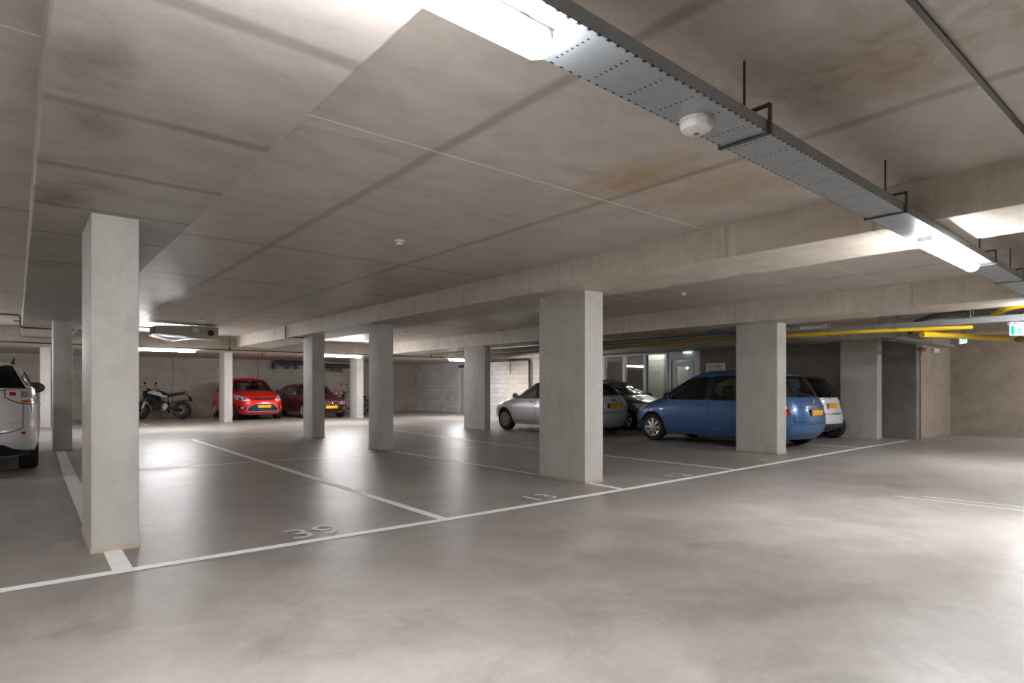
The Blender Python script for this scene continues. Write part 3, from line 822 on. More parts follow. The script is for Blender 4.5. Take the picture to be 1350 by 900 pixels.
    def wiper(c, end, y0, z0, y1, z1, mat=None):
        fn = c.front() if end > 0 else c.rear()
        pts = [fn(y0+(y1-y0)*k/8, z0+(z1-z0)*k/8, .012) for k in range(9)]
        part('wiper', MB().tube(pts, .010, 6).ball(pts[0], (.05, .05, .05)), M_black, c.t)
    def line(c, name, pts, r, mat, parent=None): return part(name, MB().tube(pts, r, 8), mat, parent or c.t)
    def badge(c, end, y, z, poly, mat, name='badge', th=.008):
        x = c.s.fx(y, z) if end > 0 else c.s.rx(y, z)
        return part(name, MB().prism([(y+a, z+b) for a, b in poly], min(x-end*.02, x+end*th), max(x-end*.02, x+end*th), 'x'), mat, c.t, 0)

oval = lambda a, b, n=24: [(a*math.cos(2*PI*k/n), b*math.sin(2*PI*k/n)) for k in range(n)]

P_blue = paint_mat('blue metallic paint', srgb(62, 102, 150), .3, .25, .2)
P_white = paint_mat('white car paint', srgb(228, 230, 234), .3)
P_silver = paint_mat('silver metallic paint', srgb(196, 199, 206), .3, .4, .3)
P_grey = paint_mat('dark grey metallic paint', srgb(92, 92, 94), .3, .5, .3)
P_red = paint_mat('bright red paint', srgb(238, 26, 20), .3)
P_maroon = paint_mat('dark red metallic paint', srgb(104, 30, 42), .3, .25, .25)
P_suv = paint_mat('silvery white paint', srgb(214, 216, 220), .3, .15, .2)
HP = PI/2

# --- blue people carrier (its left flank and its tail are seen)
sh = Shape([(.2, 1.96), (.34, 2.09), (.5, 2.13), (.64, 2.10), (.76, 2.0), (.86, 1.80), (.95, 1.52), (1.02, 1.30), (1.12, 1.13), (1.3, .82), (1.46, .52), (1.55, .26), (1.6, .08), (1.62, .03)],
           [(.2, -1.92), (.34, -2.05), (.5, -2.09), (.66, -2.08), (.8, -2.05), (.95, -2.0), (1.05, -1.94), (1.3, -1.81), (1.46, -1.69), (1.54, -1.53), (1.58, -1.24), (1.605, -.8), (1.62, -.1)],
           [(.2, .80), (.32, .865), (.5, .90), (.7, .905), (.9, .885), (1.0, .865), (1.15, .82), (1.3, .765), (1.45, .70), (1.52, .65), (1.57, .56), (1.6, .42), (1.615, .22), (1.62, .05)], 6.5, 8, 2.7)
c = Car(sh, 'blue people carrier parked behind a column, tail towards the aisle', 'car', (12.45, 7.56), HP, P_blue)
c.rglass = M_glassd
wh = [(1.33, .32), (-1.36, .32)]
wins = [[(1.13, 1.0, 1.02), (.9, .985, 1.16), (.6, .98, 1.335), (.30, .975, 1.435), (-.08, .975, 1.47)],
        [(-.20, .975, 1.475), (-.5, .975, 1.485), (-.78, .985, 1.48), (-.86, 1.0, 1.47)],
        [(-.95, 1.01, 1.465), (-1.2, 1.03, 1.44), (-1.45, 1.06, 1.38), (-1.6, 1.12, 1.26)]]
c.body(wh, .365, wins, (1.0, 1.5, .95, .28, -1.70, -1.45, .5), (1.06, 1.5), (1.05, 1.47))
c.wheels((1.33, -1.36), .315, .205, .2, 8)
c.arches(wh, .365)
c.doors([[(.99, .42, .985), (.9, .33, .98), (.5, .30, .97), (.2, .30, .968), (-.13, .30, .967)], [(-.16, .30, .967), (-.4, .30, .967), (-.78, .31, .975), (-.88, .50, .985), (-1.02, .72, 1.0)]], [(.02, .87), (-.86, .88)])
for sg in (1, -1):
    c.patch('side_moulding', c.side(sg), [(.93, .585, .625), (-.85, .585, .625)], P_blue, .014, .02, rows=2)
    c.patch('headlight', c.front(), sorted([(sg*.80, .70, .83), (sg*.68, .68, .84), (sg*.5, .70, .80)]), M_lens, .006)
    t = c.patch('tail_light', c.rear(), sorted([(sg*.855, .68, 1.02), (sg*.80, .66, 1.04), (sg*.72, .68, .98)]), M_redlens, .006)
    c.patch('clear_lens', c.rear(), sorted([(sg*.85, .82, .88), (sg*.735, .82, .88)]), M_lens, .009, parent=t, rows=2)
    for x in (.9, -.8): pass
c.patch('bonnet_gap', c.front(), [(-.7, .865, .872), (0, .855, .862), (.7, .865, .872)], M_black, .002, rows=1)
c.patch('radiator_grille', c.front(), [(-.45, .36, .5), (0, .34, .52), (.45, .36, .5)], M_black, .004)
c.patch('chrome_strip', c.rear(), [(-.52, .845, .868), (.52, .845, .868)], M_chrome, .018, .03, rows=2)
c.patch('rear_bumper_crease', c.rear(), [(-.83, .50, .508), (.83, .50, .508)], M_dark, .002, rows=1)
tg = c.patch('tailgate', c.rear(), [(-.66, .56, 1.03), (0, .54, 1.03), (.66, .56, 1.03)], P_blue, .003, .012)
part('tailgate_gap', MB().tube(outline([(-.66, .56, 1.03), (0, .54, 1.03), (.66, .56, 1.03)], c.rear(), .0), .006, 6, closed=True), M_black, tg)
c.plate(-1, .735)
b = c.badge(-1, 0, .945, [(0, .055), (.042, 0), (0, -.055), (-.042, 0)], M_chrome, 'diamond_badge')
c.mirrors(.86, 1.03, M_black)
c.cabin((-.22, -.95), .55, 1.12, .30)
c.wiper(-1, 0, 1.07, .35, 1.12)
c.wiper(1, .3, 1.08, -.25, 1.12)
c.patch('brake_light', c.rear(), [(-.12, 1.50, 1.525), (.12, 1.50, 1.525)], M_redlens, .01, rows=2)
c.pillar(-.195, -.085, .985, 1.468); c.pillar(-.945, -.865, 1.01, 1.463)
# --- white two-seater
sh = Shape([(.2, 1.2), (.36, 1.32), (.6, 1.31), (.8, 1.18), (.92, 1.0), (1.02, .86), (1.3, .55), (1.45, .32), (1.52, .12), (1.545, .03)],
           [(.2, -1.16), (.3, -1.30), (.45, -1.35), (.62, -1.33), (.8, -1.28), (.95, -1.25), (1.02, -1.22), (1.25, -1.10), (1.42, -.96), (1.5, -.78), (1.53, -.5), (1.545, -.08)],
           [(.2, .68), (.32, .76), (.5, .78), (.7, .775), (.9, .74), (1.02, .71), (1.25, .655), (1.4, .60), (1.48, .54), (1.52, .42), (1.538, .25), (1.545, .05)], 5, 5.5, 2.7)
c = Car(sh, 'small white two-seater city car with dark bumper, beside the pale column', 'car', (15.035, 7.47), HP-.14, P_white)
c.rglass = M_glassd
wh = [(.94, .3), (-.93, .3)]
c.body(wh, .335, [[(.70, 1.0, 1.07), (.3, .975, 1.37), (-.01, .975, 1.395), (-.45, .995, 1.39), (-.57, 1.015, 1.36)]], (.97, 1.455, .75, .2, -1.02, -.75, .5), (1.06, 1.43), (1.0, 1.42, .07))
c.wheels((.94, -.93), .295, .19, .19, 6)
c.patch('dark_bumper', c.rear(), [(-.75, .22, .395), (0, .22, .385), (.75, .22, .395)], simple('charcoal bumper', srgb(64, 65, 68), .5), .012, .05)
for sg in (1, -1):
    t = c.patch('tail_light', c.rear(), sorted([(sg*.70, .885, .955), (sg*.655, .86, .98), (sg*.61, .885, .955)]), M_redlens, .012)
    c.patch('tail_light', c.rear(), sorted([(sg*.715, .745, .815), (sg*.67, .72, .84), (sg*.625, .745, .815)]), M_redlens, .012)
    c.patch('parking_sensor', c.rear(), sorted([(sg*.40, .455, .475), (sg*.42, .455, .475)]), M_black, .006, rows=1)
    c.patch('headlight', c.front(), sorted([(sg*.66, .62, .78), (sg*.45, .64, .80)]), M_lens, .006)
    for z in (.3,): pass
c.patch('vent_strip', c.rear(), [(-.33, .60, .645), (.33, .60, .645)], M_chrome, .008, rows=2)
c.patch('vent_slot', c.rear(), [(-.30, .612, .632), (.30, .612, .632)], M_grey, .011, rows=1)
c.patch('tailgate_edge', c.rear(), [(-.50, .905, .93), (0, .91, .935), (.50, .905, .93)], P_white, .016, .03, rows=2)
c.patch('handle_badge', c.rear(), [(-.05, .965, .98), (.05, .965, .98)], M_grey, .008, rows=1)
c.plate(-1, .80, w=.38, h=.15, holder=False)
c.patch('brake_light', c.rear(), [(-.1, 1.465, 1.49), (.1, 1.465, 1.49)], M_redlens, .02, rows=2)
for sg in (1, -1): c.patch('window_surround', c.rear(), sorted([(sg*.50, .985, 1.46), (sg*.62, .985, 1.42), (sg*.70, .985, 1.30)]), M_black, .005)
c.patch('window_surround', c.rear(), [(-.52, 1.41, 1.515), (0, 1.41, 1.525), (.52, 1.41, 1.515)], M_black, .005)
c.doors([[(.78, .36, .96), (.6, .30, .96), (-.35, .30, .965), (-.5, .5, .965)]], [(-.3, .86)])
c.mirrors(.6, 1.05, M_black)
c.cabin((-.25,), .5, 1.05, .22, .33)
c.wiper(-1, .0, 1.02, -.28, 1.18)
# --- silver hatchback
hf = [(.2, 1.98), (.34, 2.12), (.5, 2.17), (.62, 2.15), (.72, 2.05), (.80, 1.88), (.88, 1.55), (.95, 1.22), (1.0, 1.05), (1.2, .66), (1.36, .28), (1.43, .1), (1.47, .04), (1.49, .02)]
hr = [(.2, -1.98), (.34, -2.12), (.5, -2.17), (.7, -2.15), (.85, -2.11), (.97, -2.04), (1.1, -1.95), (1.25, -1.80), (1.36, -1.62), (1.42, -1.35), (1.46, -.9), (1.49, -.08)]
hw = [(.2, .80), (.32, .87), (.5, .915), (.68, .92), (.85, .895), (.95, .865), (1.1, .80), (1.25, .72), (1.35, .655), (1.42, .54), (1.46, .38), (1.48, .2), (1.49, .05)]
def hatch(label, loc, hd, paint, glass, plate_end, plate_text, hub=True):
    sh = Shape(hf, hr, hw, 6.5, 7, 2.7)
    c = Car(sh, label, 'car', loc, hd, paint, glass=glass)
    wh = [(1.32, .315), (-1.32, .315)]
    wins = [[(1.0, .97, .99), (.7, .955, 1.17), (.4, .945, 1.29), (.12, .94, 1.355), (.02, .94, 1.365)],
            [(-.10, .94, 1.365), (-.5, .95, 1.345), (-.85, .97, 1.29), (-.95, .98, 1.26)],
            [(-1.05, .99, 1.235), (-1.25, 1.02, 1.17), (-1.38, 1.07, 1.1)]]
    c.body(wh, .36, wins, (.97, 1.39, .88, .18, -1.7, -1.3, .48), (1.02, 1.38), (1.03, 1.34))
    c.wheels((1.32, -1.32), .315, .205, .205, 15 if hub else 6, 'cap' if hub else 'alloy')
    c.arches(wh, .36)
    c.doors([[(.97, .44, .95), (.88, .34, .945), (.4, .32, .935), (.0, .32, .93), (-.03, .32, .93)], [(-.07, .32, .93), (-.5, .32, .94), (-.84, .34, .96), (-.95, .5, .97), (-1.05, .70, .975)]], [(.14, .85), (-.88, .87)])
    for sg in (1, -1):
        c.patch('side_moulding', c.side(sg), [(.92, .44, .475), (-.9, .44, .475)], paint, .014, .02, rows=2)
        h = c.patch('headlight', c.front(), sorted([(sg*.84, .64, .78), (sg*.70, .62, .79), (sg*.52, .64, .73)]), M_lens, .006)
        c.patch('reflector', c.front(), sorted([(sg*.72, .66, .74), (sg*.64, .66, .74)]), M_lensd, .009, parent=h)
        c.patch('tail_light', c.rear(), sorted([(sg*.86, .78, 1.10), (sg*.80, .78, 1.12), (sg*.72, .80, 1.0)]), M_redlens, .006)
        c.patch('fog_light', c.front(), sorted([(sg*.75, .35, .44), (sg*.60, .35, .44)]), M_black, .006)
    c.patch('radiator_grille', c.front(), [(-.42, .58, .64), (0, .57, .65), (.42, .58, .64)], M_black, .005)
    c.patch('air_intake', c.front(), [(-.5, .30, .46), (0, .28, .47), (.5, .30, .46)], M_black, .005)
    c.badge(1, 0, .61, oval(.07, .03), M_chrome, 'oval_badge')
    c.patch('bumper_crease', c.rear(), [(-.86, .56, .568), (.86, .56, .568)], M_black, .002, rows=1)
    tg = c.patch('tailgate', c.rear(), [(-.68, .62, 1.0), (0, .6, 1.0), (.68, .62, 1.0)], paint, .003, .012)
    part('tailgate_gap', MB().tube(outline([(-.68, .62, 1.0), (0, .6, 1.0), (.68, .62, 1.0)], c.rear(), .0), .006, 6, closed=True), M_black, tg)
    c.badge(-1, 0, .90, oval(.06, .028), M_black, 'oval_badge')
    c.plate(plate_end, .76 if plate_end < 0 else .40, plate_text)
    c.mirrors(.78, .98, paint)
    c.pillar(-.095, .015, .945, 1.36); c.pillar(-1.045, -.955, .985, 1.24)
    c.cabin((-.18, -.95), .5, 1.02, .32)
    c.wiper(1, .3, 1.03, -.3, 1.07); c.wiper(1, -.05, 1.03, -.6, 1.08); c.wiper(-1, 0, 1.04, .3, 1.08)
    return c
hatch('silver hatchback with dark-lettered yellow plate, partly behind the broad middle column', (11.98, 12.52), HP, P_silver, M_glassg, -1, '71-NXT-8')
# --- dark grey car: only nose and screen are seen
hatch('dark grey car between the silver hatchback and the glazed lobby', (14.55, 12.75), -HP, P_grey, M_glass, 1, None, False)
# --- red people carrier seen from the front
sh = Shape([(.2, 1.98), (.32, 2.12), (.45, 2.18), (.6, 2.19), (.72, 2.16), (.83, 2.05), (.92, 1.82), (1.0, 1.5), (1.06, 1.25), (1.15, 1.08), (1.35, .72), (1.5, .38), (1.57, .15), (1.61, .05), (1.625, .02)],
           [(.2, -1.98), (.34, -2.12), (.5, -2.17), (.7, -2.15), (.95, -2.08), (1.1, -2.0), (1.3, -1.85), (1.46, -1.7), (1.55, -1.5), (1.59, -1.1), (1.625, -.1)],
           [(.2, .80), (.32, .87), (.5, .905), (.7, .91), (.9, .89), (1.0, .87), (1.1, .83), (1.3, .76), (1.46, .69), (1.55, .6), (1.59, .45), (1.615, .22), (1.625, .05)], 6.0, 8, 2.6)
c = Car(sh, 'bright red people carrier facing the far aisle under the low ceiling', 'car', (7.22, 25.75), -HP, P_red)
wh = [(1.32, .32), (-1.38, .32)]
wins = [[(1.12, 1.04, 1.06), (.9, 1.02, 1.20), (.6, 1.0, 1.36), (.3, .99, 1.45), (.2, .99, 1.46)],
        [(.08, .99, 1.47), (-.4, 1.0, 1.49), (-.75, 1.02, 1.48), (-.85, 1.03, 1.47)],
        [(-.97, 1.05, 1.46), (-1.25, 1.08, 1.43), (-1.5, 1.12, 1.37), (-1.62, 1.17, 1.30)]]
c.body(wh, .37, wins, (1.02, 1.52, .98, .3, -1.75, -1.5, .5), (1.09, 1.51), (1.08, 1.46))
c.wheels((1.32, -1.38), .325, .215, .21, 5)
c.arches(wh, .37)
c.doors([[(.97, .44, .985), (.88, .34, .98), (.4, .32, .975), (.12, .32, .97)], [(.08, .32, .97), (-.4, .32, .975), (-.8, .34, .985), (-.92, .5, .99), (-1.05, .72, 1.0)]], [(.25, .88), (-.88, .9)])
for sg in (1, -1):
    h = c.patch('headlight', c.front(), sorted([(sg*.85, .78, .93), (sg*.78, .76, .94), (sg*.62, .73, .87), (sg*.47, .71, .77)]), M_lens, .008)
    for q in (.62, .74): c.patch('reflector', c.front(), sorted([(sg*(q-.04), .77, .84), (sg*(q+.04), .78, .85)]), M_lensd, .012, parent=h, rows=2)
    f = c.patch('fog_light_recess', c.front(), sorted([(sg*.80, .42, .52), (sg*.70, .41, .53), (sg*.58, .44, .47)]), M_black, .006)
    c.patch('fog_lamp', c.front(), sorted([(sg*.74, .44, .50), (sg*.66, .44, .50)]), M_lens, .01, parent=f, rows=2)
    c.patch('tail_light', c.rear(), sorted([(sg*.85, .9, 1.3), (sg*.78, .9, 1.3)]), M_redlens, .006)
c.patch('upper_grille', c.front(), [(-.42, .775, .845), (0, .765, .85), (.42, .775, .845)], M_black, .006)
c.patch('grille_bar', c.front(), [(-.40, .805, .822), (.40, .805, .822)], M_chrome, .014, .02, rows=2)
c.badge(1, 0, .815, oval(.085, .036), M_chrome, 'oval_badge', .024)
gl = [(-.58, .36, .38), (-.50, .345, .50), (-.36, .335, .61), (0, .33, .635), (.36, .335, .61), (.50, .345, .50), (.58, .36, .38)]
g = c.patch('lower_grille', c.front(), gl, M_black, .006)
part('chrome_surround', MB().tube(outline(gl, c.front(), .006), .009, 8, closed=True), M_alu, g)
for k in range(3): c.patch('grille_slat', c.front(), [(-.42, .40+k*.07, .412+k*.07), (.42, .40+k*.07, .412+k*.07)], M_grey, .01, parent=g, rows=1)
c.patch('bumper_lip', c.front(), [(-.62, .285, .305), (0, .275, .30), (.62, .285, .305)], M_chrome, .012, rows=2)
c.plate(1, .52, y=0)
c.mirrors(.84, 1.06, M_black, (.12, .16, .13))
c.cabin((-.02, -.85), .55, 1.15, .42)
c.pillar(.085, .195, 1.0, 1.46); c.pillar(-.965, -.855, 1.04, 1.46)
c.wiper(1, .5, 1.10, -.2, 1.14); c.wiper(1, -.5, 1.10, .1, 1.13)
part('aerial', MB().tube([(-1.3, 0, 1.58), (-1.45, 0, 1.80)], .004, 6), M_black, c.t)
# --- dark red estate with twin oval grilles
sh = Shape([(.2, 2.02), (.32, 2.16), (.45, 2.22), (.6, 2.23), (.68, 2.18), (.74, 2.02), (.80, 1.75), (.86, 1.35), (.92, 1.05), (1.0, .88), (1.2, .50), (1.33, .2), (1.39, .06), (1.415, .02)],
           [(.2, -2.05), (.34, -2.18), (.5, -2.24), (.7, -2.23), (.85, -2.2), (.95, -2.16), (1.1, -2.02), (1.25, -1.85), (1.34, -1.65), (1.38, -1.3), (1.415, -.08)],
           [(.2, .78), (.32, .84), (.5, .868), (.68, .87), (.82, .85), (.92, .82), (1.05, .76), (1.2, .69), (1.3, .62), (1.36, .5), (1.395, .3), (1.415, .05)], 7, 8, 2.7)
c = Car(sh, 'dark red estate car with oval twin grilles, partly behind a column', 'car', (9.66, 25.3), -HP, P_maroon)
wh = [(1.38, .31), (-1.36, .31)]
wins = [[(.86, .93, .95), (.6, .92, 1.10), (.3, .91, 1.23), (.08, .905, 1.275), (0, .905, 1.285)], [(-.12, .905, 1.29), (-.5, .91, 1.29), (-.85, .92, 1.27), (-.95, .93, 1.26)], [(-1.06, .94, 1.25), (-1.4, .96, 1.22), (-1.75, 1.02, 1.12)]]
c.body(wh, .35, wins, (.93, 1.31, .72, .08, -1.85, -1.55, .46), (.97, 1.30), (1.0, 1.30))
c.wheels((1.38, -1.36), .31, .2, .2, 10)
c.doors([[(.9, .34, .90), (.4, .30, .895), (.0, .30, .89)], [(-.05, .30, .89), (-.5, .30, .90), (-.85, .32, .91), (-1.0, .6, .92)]], [(.1, .80), (-.85, .82)])
for sg in (1, -1):
    h = c.patch('headlight', c.front(), sorted([(sg*.79, .575, .685), (sg*.6, .57, .69), (sg*.43, .575, .68)]), M_lens, .008)
    for q in (.52, .66): c.patch('reflector', c.front(), sorted([(sg*(q-.045), .59, .67), (sg*(q+.045), .59, .67)]), M_lensd, .012, parent=h, rows=2)
    gk = [(sg*.36, .61, .645), (sg*.32, .585, .672), (sg*.2, .58, .68), (sg*.08, .585, .672), (sg*.04, .61, .645)]
    k = c.patch('oval_grille', c.front(), sorted(gk), M_black, .008)
    part('chrome_surround', MB().tube(outline(sorted(gk), c.front(), .012), .014, 8, closed=True), M_chrome, k)
    c.patch('fog_light', c.front(), sorted([(sg*.7, .36, .42), (sg*.55, .36, .42)]), M_lens, .006)
    c.patch('tail_light', c.rear(), sorted([(sg*.82, .75, .92), (sg*.6, .75, .92)]), M_redlens, .006)
c.patch('air_intake', c.front(), [(-.55, .33, .44), (0, .32, .45), (.55, .33, .44)], M_black, .004)
c.patch('bumper_strip', c.front(), [(-.8, .50, .53), (0, .50, .53), (.8, .50, .53)], M_dark, .008, rows=2)
c.badge(1, 0, .70, oval(.038, .038), M_chrome, 'round_badge')
c.plate(1, .455)
c.mirrors(.66, .96, P_maroon)
c.cabin((-.15, -.95), .45, .98, .25, .34)
c.wiper(1, .5, .98, -.1, 1.01)
# --- white off-roader at the left edge, tail towards the camera
sh = Shape([(.25, 2.12), (.4, 2.27), (.6, 2.32), (.8, 2.26), (.95, 2.1), (1.03, 1.7), (1.08, 1.3), (1.15, 1.1), (1.4, .6), (1.56, .2), (1.64, .06), (1.68, .02)],
           [(.25, -2.12), (.36, -2.24), (.5, -2.31), (.62, -2.32), (.75, -2.27), (.95, -2.22), (1.1, -2.18), (1.3, -2.06), (1.5, -1.9), (1.58, -1.78), (1.63, -1.4), (1.66, -.8), (1.68, -.08)],
           [(.25, .82), (.36, .88), (.55, .905), (.75, .905), (.95, .90), (1.1, .885), (1.2, .86), (1.35, .79), (1.5, .715), (1.58, .64), (1.63, .52), (1.66, .35), (1.68, .06)], 6.5, 9, 2.9)
c = Car(sh, 'white off-road car with dark tailgate glass, beside the dark grey column', 'car', (-.63, 13.32), HP, P_suv)
c.rglass = M_glassd
wh = [(1.34, .36), (-1.33, .36)]
wins = [[(.96, 1.20, 1.215), (.7, 1.19, 1.34), (.4, 1.18, 1.47), (.15, 1.175, 1.53)], [(.04, 1.175, 1.54), (-.4, 1.18, 1.545), (-.85, 1.19, 1.53)], [(-.96, 1.20, 1.52), (-1.4, 1.23, 1.48), (-1.75, 1.28, 1.38)]]
c.body(wh, .41, wins, (1.08, 1.57, .95, .15, -1.95, -1.72, .55), (1.17, 1.56), (1.235, 1.555, .11))
c.wheels((1.34, -1.33), .355, .23, .225, 7)
c.arches(wh, .41)
c.doors([[(.93, .42, 1.07), (.5, .36, 1.065), (.1, .36, 1.06)], [(.06, .36, 1.06), (-.5, .36, 1.065), (-.8, .4, 1.07), (-1.0, .78, 1.09)]], [(.2, .97), (-.85, .98)])
for sg in (1, -1):
    t = c.patch('tail_light', c.rear(), sorted([(sg*.88, 1.02, 1.21), (sg*.80, 1.0, 1.225), (sg*.66, 1.02, 1.225), (sg*.5, 1.10, 1.215)]), M_lens, .008)
    part('lens_seal', MB().tube(outline(sorted([(sg*.88, 1.02, 1.21), (sg*.80, 1.0, 1.225), (sg*.66, 1.02, 1.225), (sg*.5, 1.10, 1.215)]), c.rear(), .008), .007, 6, closed=True), M_dark, t)
    c.patch('reflector', c.rear(), sorted([(sg*.85, 1.10, 1.19), (sg*.68, 1.10, 1.19)]), M_chrome, .011, parent=t, rows=2)
    c.patch('amber_lens', c.rear(), sorted([(sg*.86, 1.025, 1.07), (sg*.79, 1.015, 1.07), (sg*.68, 1.03, 1.06)]), M_amber, .012, parent=t, rows=2)
    c.patch('red_lens', c.rear(), sorted([(sg*.62, 1.12, 1.18), (sg*.55, 1.13, 1.18)]), M_redlens, .012, parent=t, rows=2)
    f = c.patch('rear_reflector', c.rear(), sorted([(sg*.74, .56, .625), (sg*.58, .555, .62)]), M_lens, .008)
    c.patch('red_lens', c.rear(), sorted([(sg*.73, .572, .612), (sg*.68, .57, .612)]), M_redlens, .011, parent=f, rows=1)
    c.patch('headlight', c.front(), sorted([(sg*.85, .85, 1.0), (sg*.55, .84, .96)]), M_lens, .008)
    part('roof_rail', MB().tube(round_path([(.3, sg*.58, 1.615), (.25, sg*.60, 1.68), (-1.35, sg*.60, 1.68), (-1.45, sg*.58, 1.615)], .08), .016, 8), M_black, c.t)
tg = [(-.70, .66, 1.19), (-.5, .60, 1.20), (0, .58, 1.20), (.5, .60, 1.20), (.70, .66, 1.19)]
g = c.patch('tailgate', c.rear(), tg, P_suv, .003, .012)
part('tailgate_gap', MB().tube(outline(tg, c.rear(), 0), .007, 6, closed=True), M_black, g)
c.patch('dark_skirt', c.rear(), [(-.84, .26, .31), (-.62, .26, .36), (-.45, .26, .44), (0, .26, .45), (.45, .26, .44), (.62, .26, .36), (.84, .26, .31)], M_black, .01, .04)
c.plate(-1, .80)
x0 = c.s.rx(-.56, .72)
text_mesh('badge_lettering', '4WD', .07, M_chrome, c.t, Matrix(((0, 0, -1, x0-.012), (-1, 0, 0, -.56), (0, 1, 0, .72), (0, 0, 0, 1))), .003)
c.mirrors(.82, 1.22, M_black, (.15, .30, .2), .17)
c.cabin((-.1, -.95), .6, 1.2, .4)
c.wiper(-1, 0, 1.12, .4, 1.16)
# ------------------------------------------------------------------ services on the right
def run(name, label, cat, pts, r, mat, fillet=.12, clips=None, seg=10, group=None):
    P = round_path(pts, fillet)
    t = tag(part(name, MB().tube(P, r, seg), mat), label, cat, group)
    for cpt in clips or []:
        part('pipe_clip', MB().bb((cpt[0]-.012, cpt[1]-.02, cpt[2]-r*1.25), (cpt[0]+.012+r, cpt[1]+.02, cpt[2]+r*1.25)).tube([(cpt[0], cpt[1], cpt[2]), (cpt[0], cpt[1], CE)], .006, 6), M_rod, t, 0)
    return t
t2 = thing('side_cable_tray', 'pale grey cable tray running past the yellow gas pipes ', 'cable tray', (12.72, 5, 2.33))
part('pan', MB().bb((-.15, -6, 0), (.15, 8, .004)).bb((-.15, -6, .004), (-.146, 8, .10)).bb((.146, -6, .004), (.15, 8, .10)), M_galv, t2, 0)
for y in (-4.2, -2.0, -.6, 1.2, 3, 5): part('hanger_rod', MB().tube([(-.09, y, 0), (-.09, y, .49)], .007, 6).tube([(.09, y, 0), (.09, y, .49)], .007, 6).bb((-.11, y-.015, -.012), (.11, y+.015, 0)), M_rod, t2, 0)
run('gas_pipe', 'long straight yellow gas pipe below the pale side cable tray', 'pipe', [(11.98, 5.95, 2.28), (12.1, 4.59, 2.28), (12.7, 2.98, 2.28)], .036, M_yellow, .05, [(12.05, 5.1, 2.28), (12.3, 4.05, 2.28)])
run('gas_pipe', 'yellow gas pipe branching right below the long straight one', 'pipe', [(12.4, 3.65, 2.18), (12.75, 3.50, 2.19), (14.2, 3.15, 2.19), (14.9, 2.95, 2.21)], .055, M_yellow, .2)
run('gas_pipe', 'yellow gas pipe bending up over the cable tray near the red-dotted exit sign', 'pipe', [(13.6, 2.95, 2.45), (13.0, 2.75, 2.49), (12.66, 2.5, 2.56), (12.6, 2.2, 2.58), (12.55, 2.05, 2.6), (12.55, 2.02, CE-.01)], .045, M_yellow, .3)
run('gas_pipe', 'shaded yellow gas pipe between the broad middle column and the blue car column', 'pipe', [(11.55, 15.8, 2.25), (11.2, 10.3, 2.25), (11.3, 6.55, 2.26)], .04, simple('shade-darkened yellow pipe', srgb(122, 102, 34), .5, var=.2), .05)  # yellow darkened so the beam's shade is put into the pipe colour
run('drain_pipe', 'dark drain pipe bent in the ceiling recess behind the right-hand beam', 'pipe', [(15.04, 4.65, 2.45), (14.2, 4.3, 2.58), (13.4, 3.75, 2.6), (13.6, 2.4, 2.6), (13.7, -1, 2.6)], .05, M_dpipe, .25)
run('drain_pipe', 'thick grey drain pipe along the back of the right-hand beam', 'pipe', [(11.62, 17, 2.40), (11.62, 5.9, 2.34)], .06, M_pipe, .05)
run('drain_pipe', 'short grey pipe with clamps above the tail of the blue car', 'pipe', [(11.9, 6.9, 2.62), (12.9, 6.3, 2.6), (13.6, 5.85, 2.66), (13.75, 5.8, CE-.06)], .06, M_pipe, .1)
run('lead_pipe', 'pale thin pipe running level above the glazed lobby', 'pipe', [(12.5, 11.6, 2.22), (12.1, 11.2, 2.24), (12.0, 9.92, 2.26), (12.0, 6.8, 2.27)], .03, M_pipel, .3, [(12.0, 7.6, 2.27), (12.0, 9, 2.265)])
run('lead_pipe', 'dark thin pipe kinked above the grey car', 'pipe', [(12.9, 12.6, 2.22), (12.7, 11.9, 2.22), (12.5, 11.5, 2.34), (12.3, 9.0, 2.36), (12.3, 6.8, 2.36)], .025, M_dpipe, .2)
t3 = thing('side_cable_tray', 'flat grey cable tray crossing below the yellow pipes towards the right end wall', 'cable tray', (16.3, 4.55, 2.2))
part('pan', MB().bb((-2.8, -.14, 0), (1.0, .14, .004)).bb((-2.8, -.14, .004), (1.0, -.136, .06)).bb((-2.8, .136, .004), (1.0, .14, .06)), M_galv, t3, 0)
for x in (-2.3, -.2): part('hanger_rod', MB().tube([(x, 0, 0), (x, 0, CE-2.2)], .007, 6), M_rod, t3, 0)
w = tag(part('pipe_wrap', MB().ball((14.9, 2.75, 2.16), (.34, .2, .12)).tube([(14.9, 2.75, 2.16), (14.9, 2.75, CE)], .02), M_gold), 'brown wrapped pipe end hanging beyond the red-dotted exit sign', 'pipe')

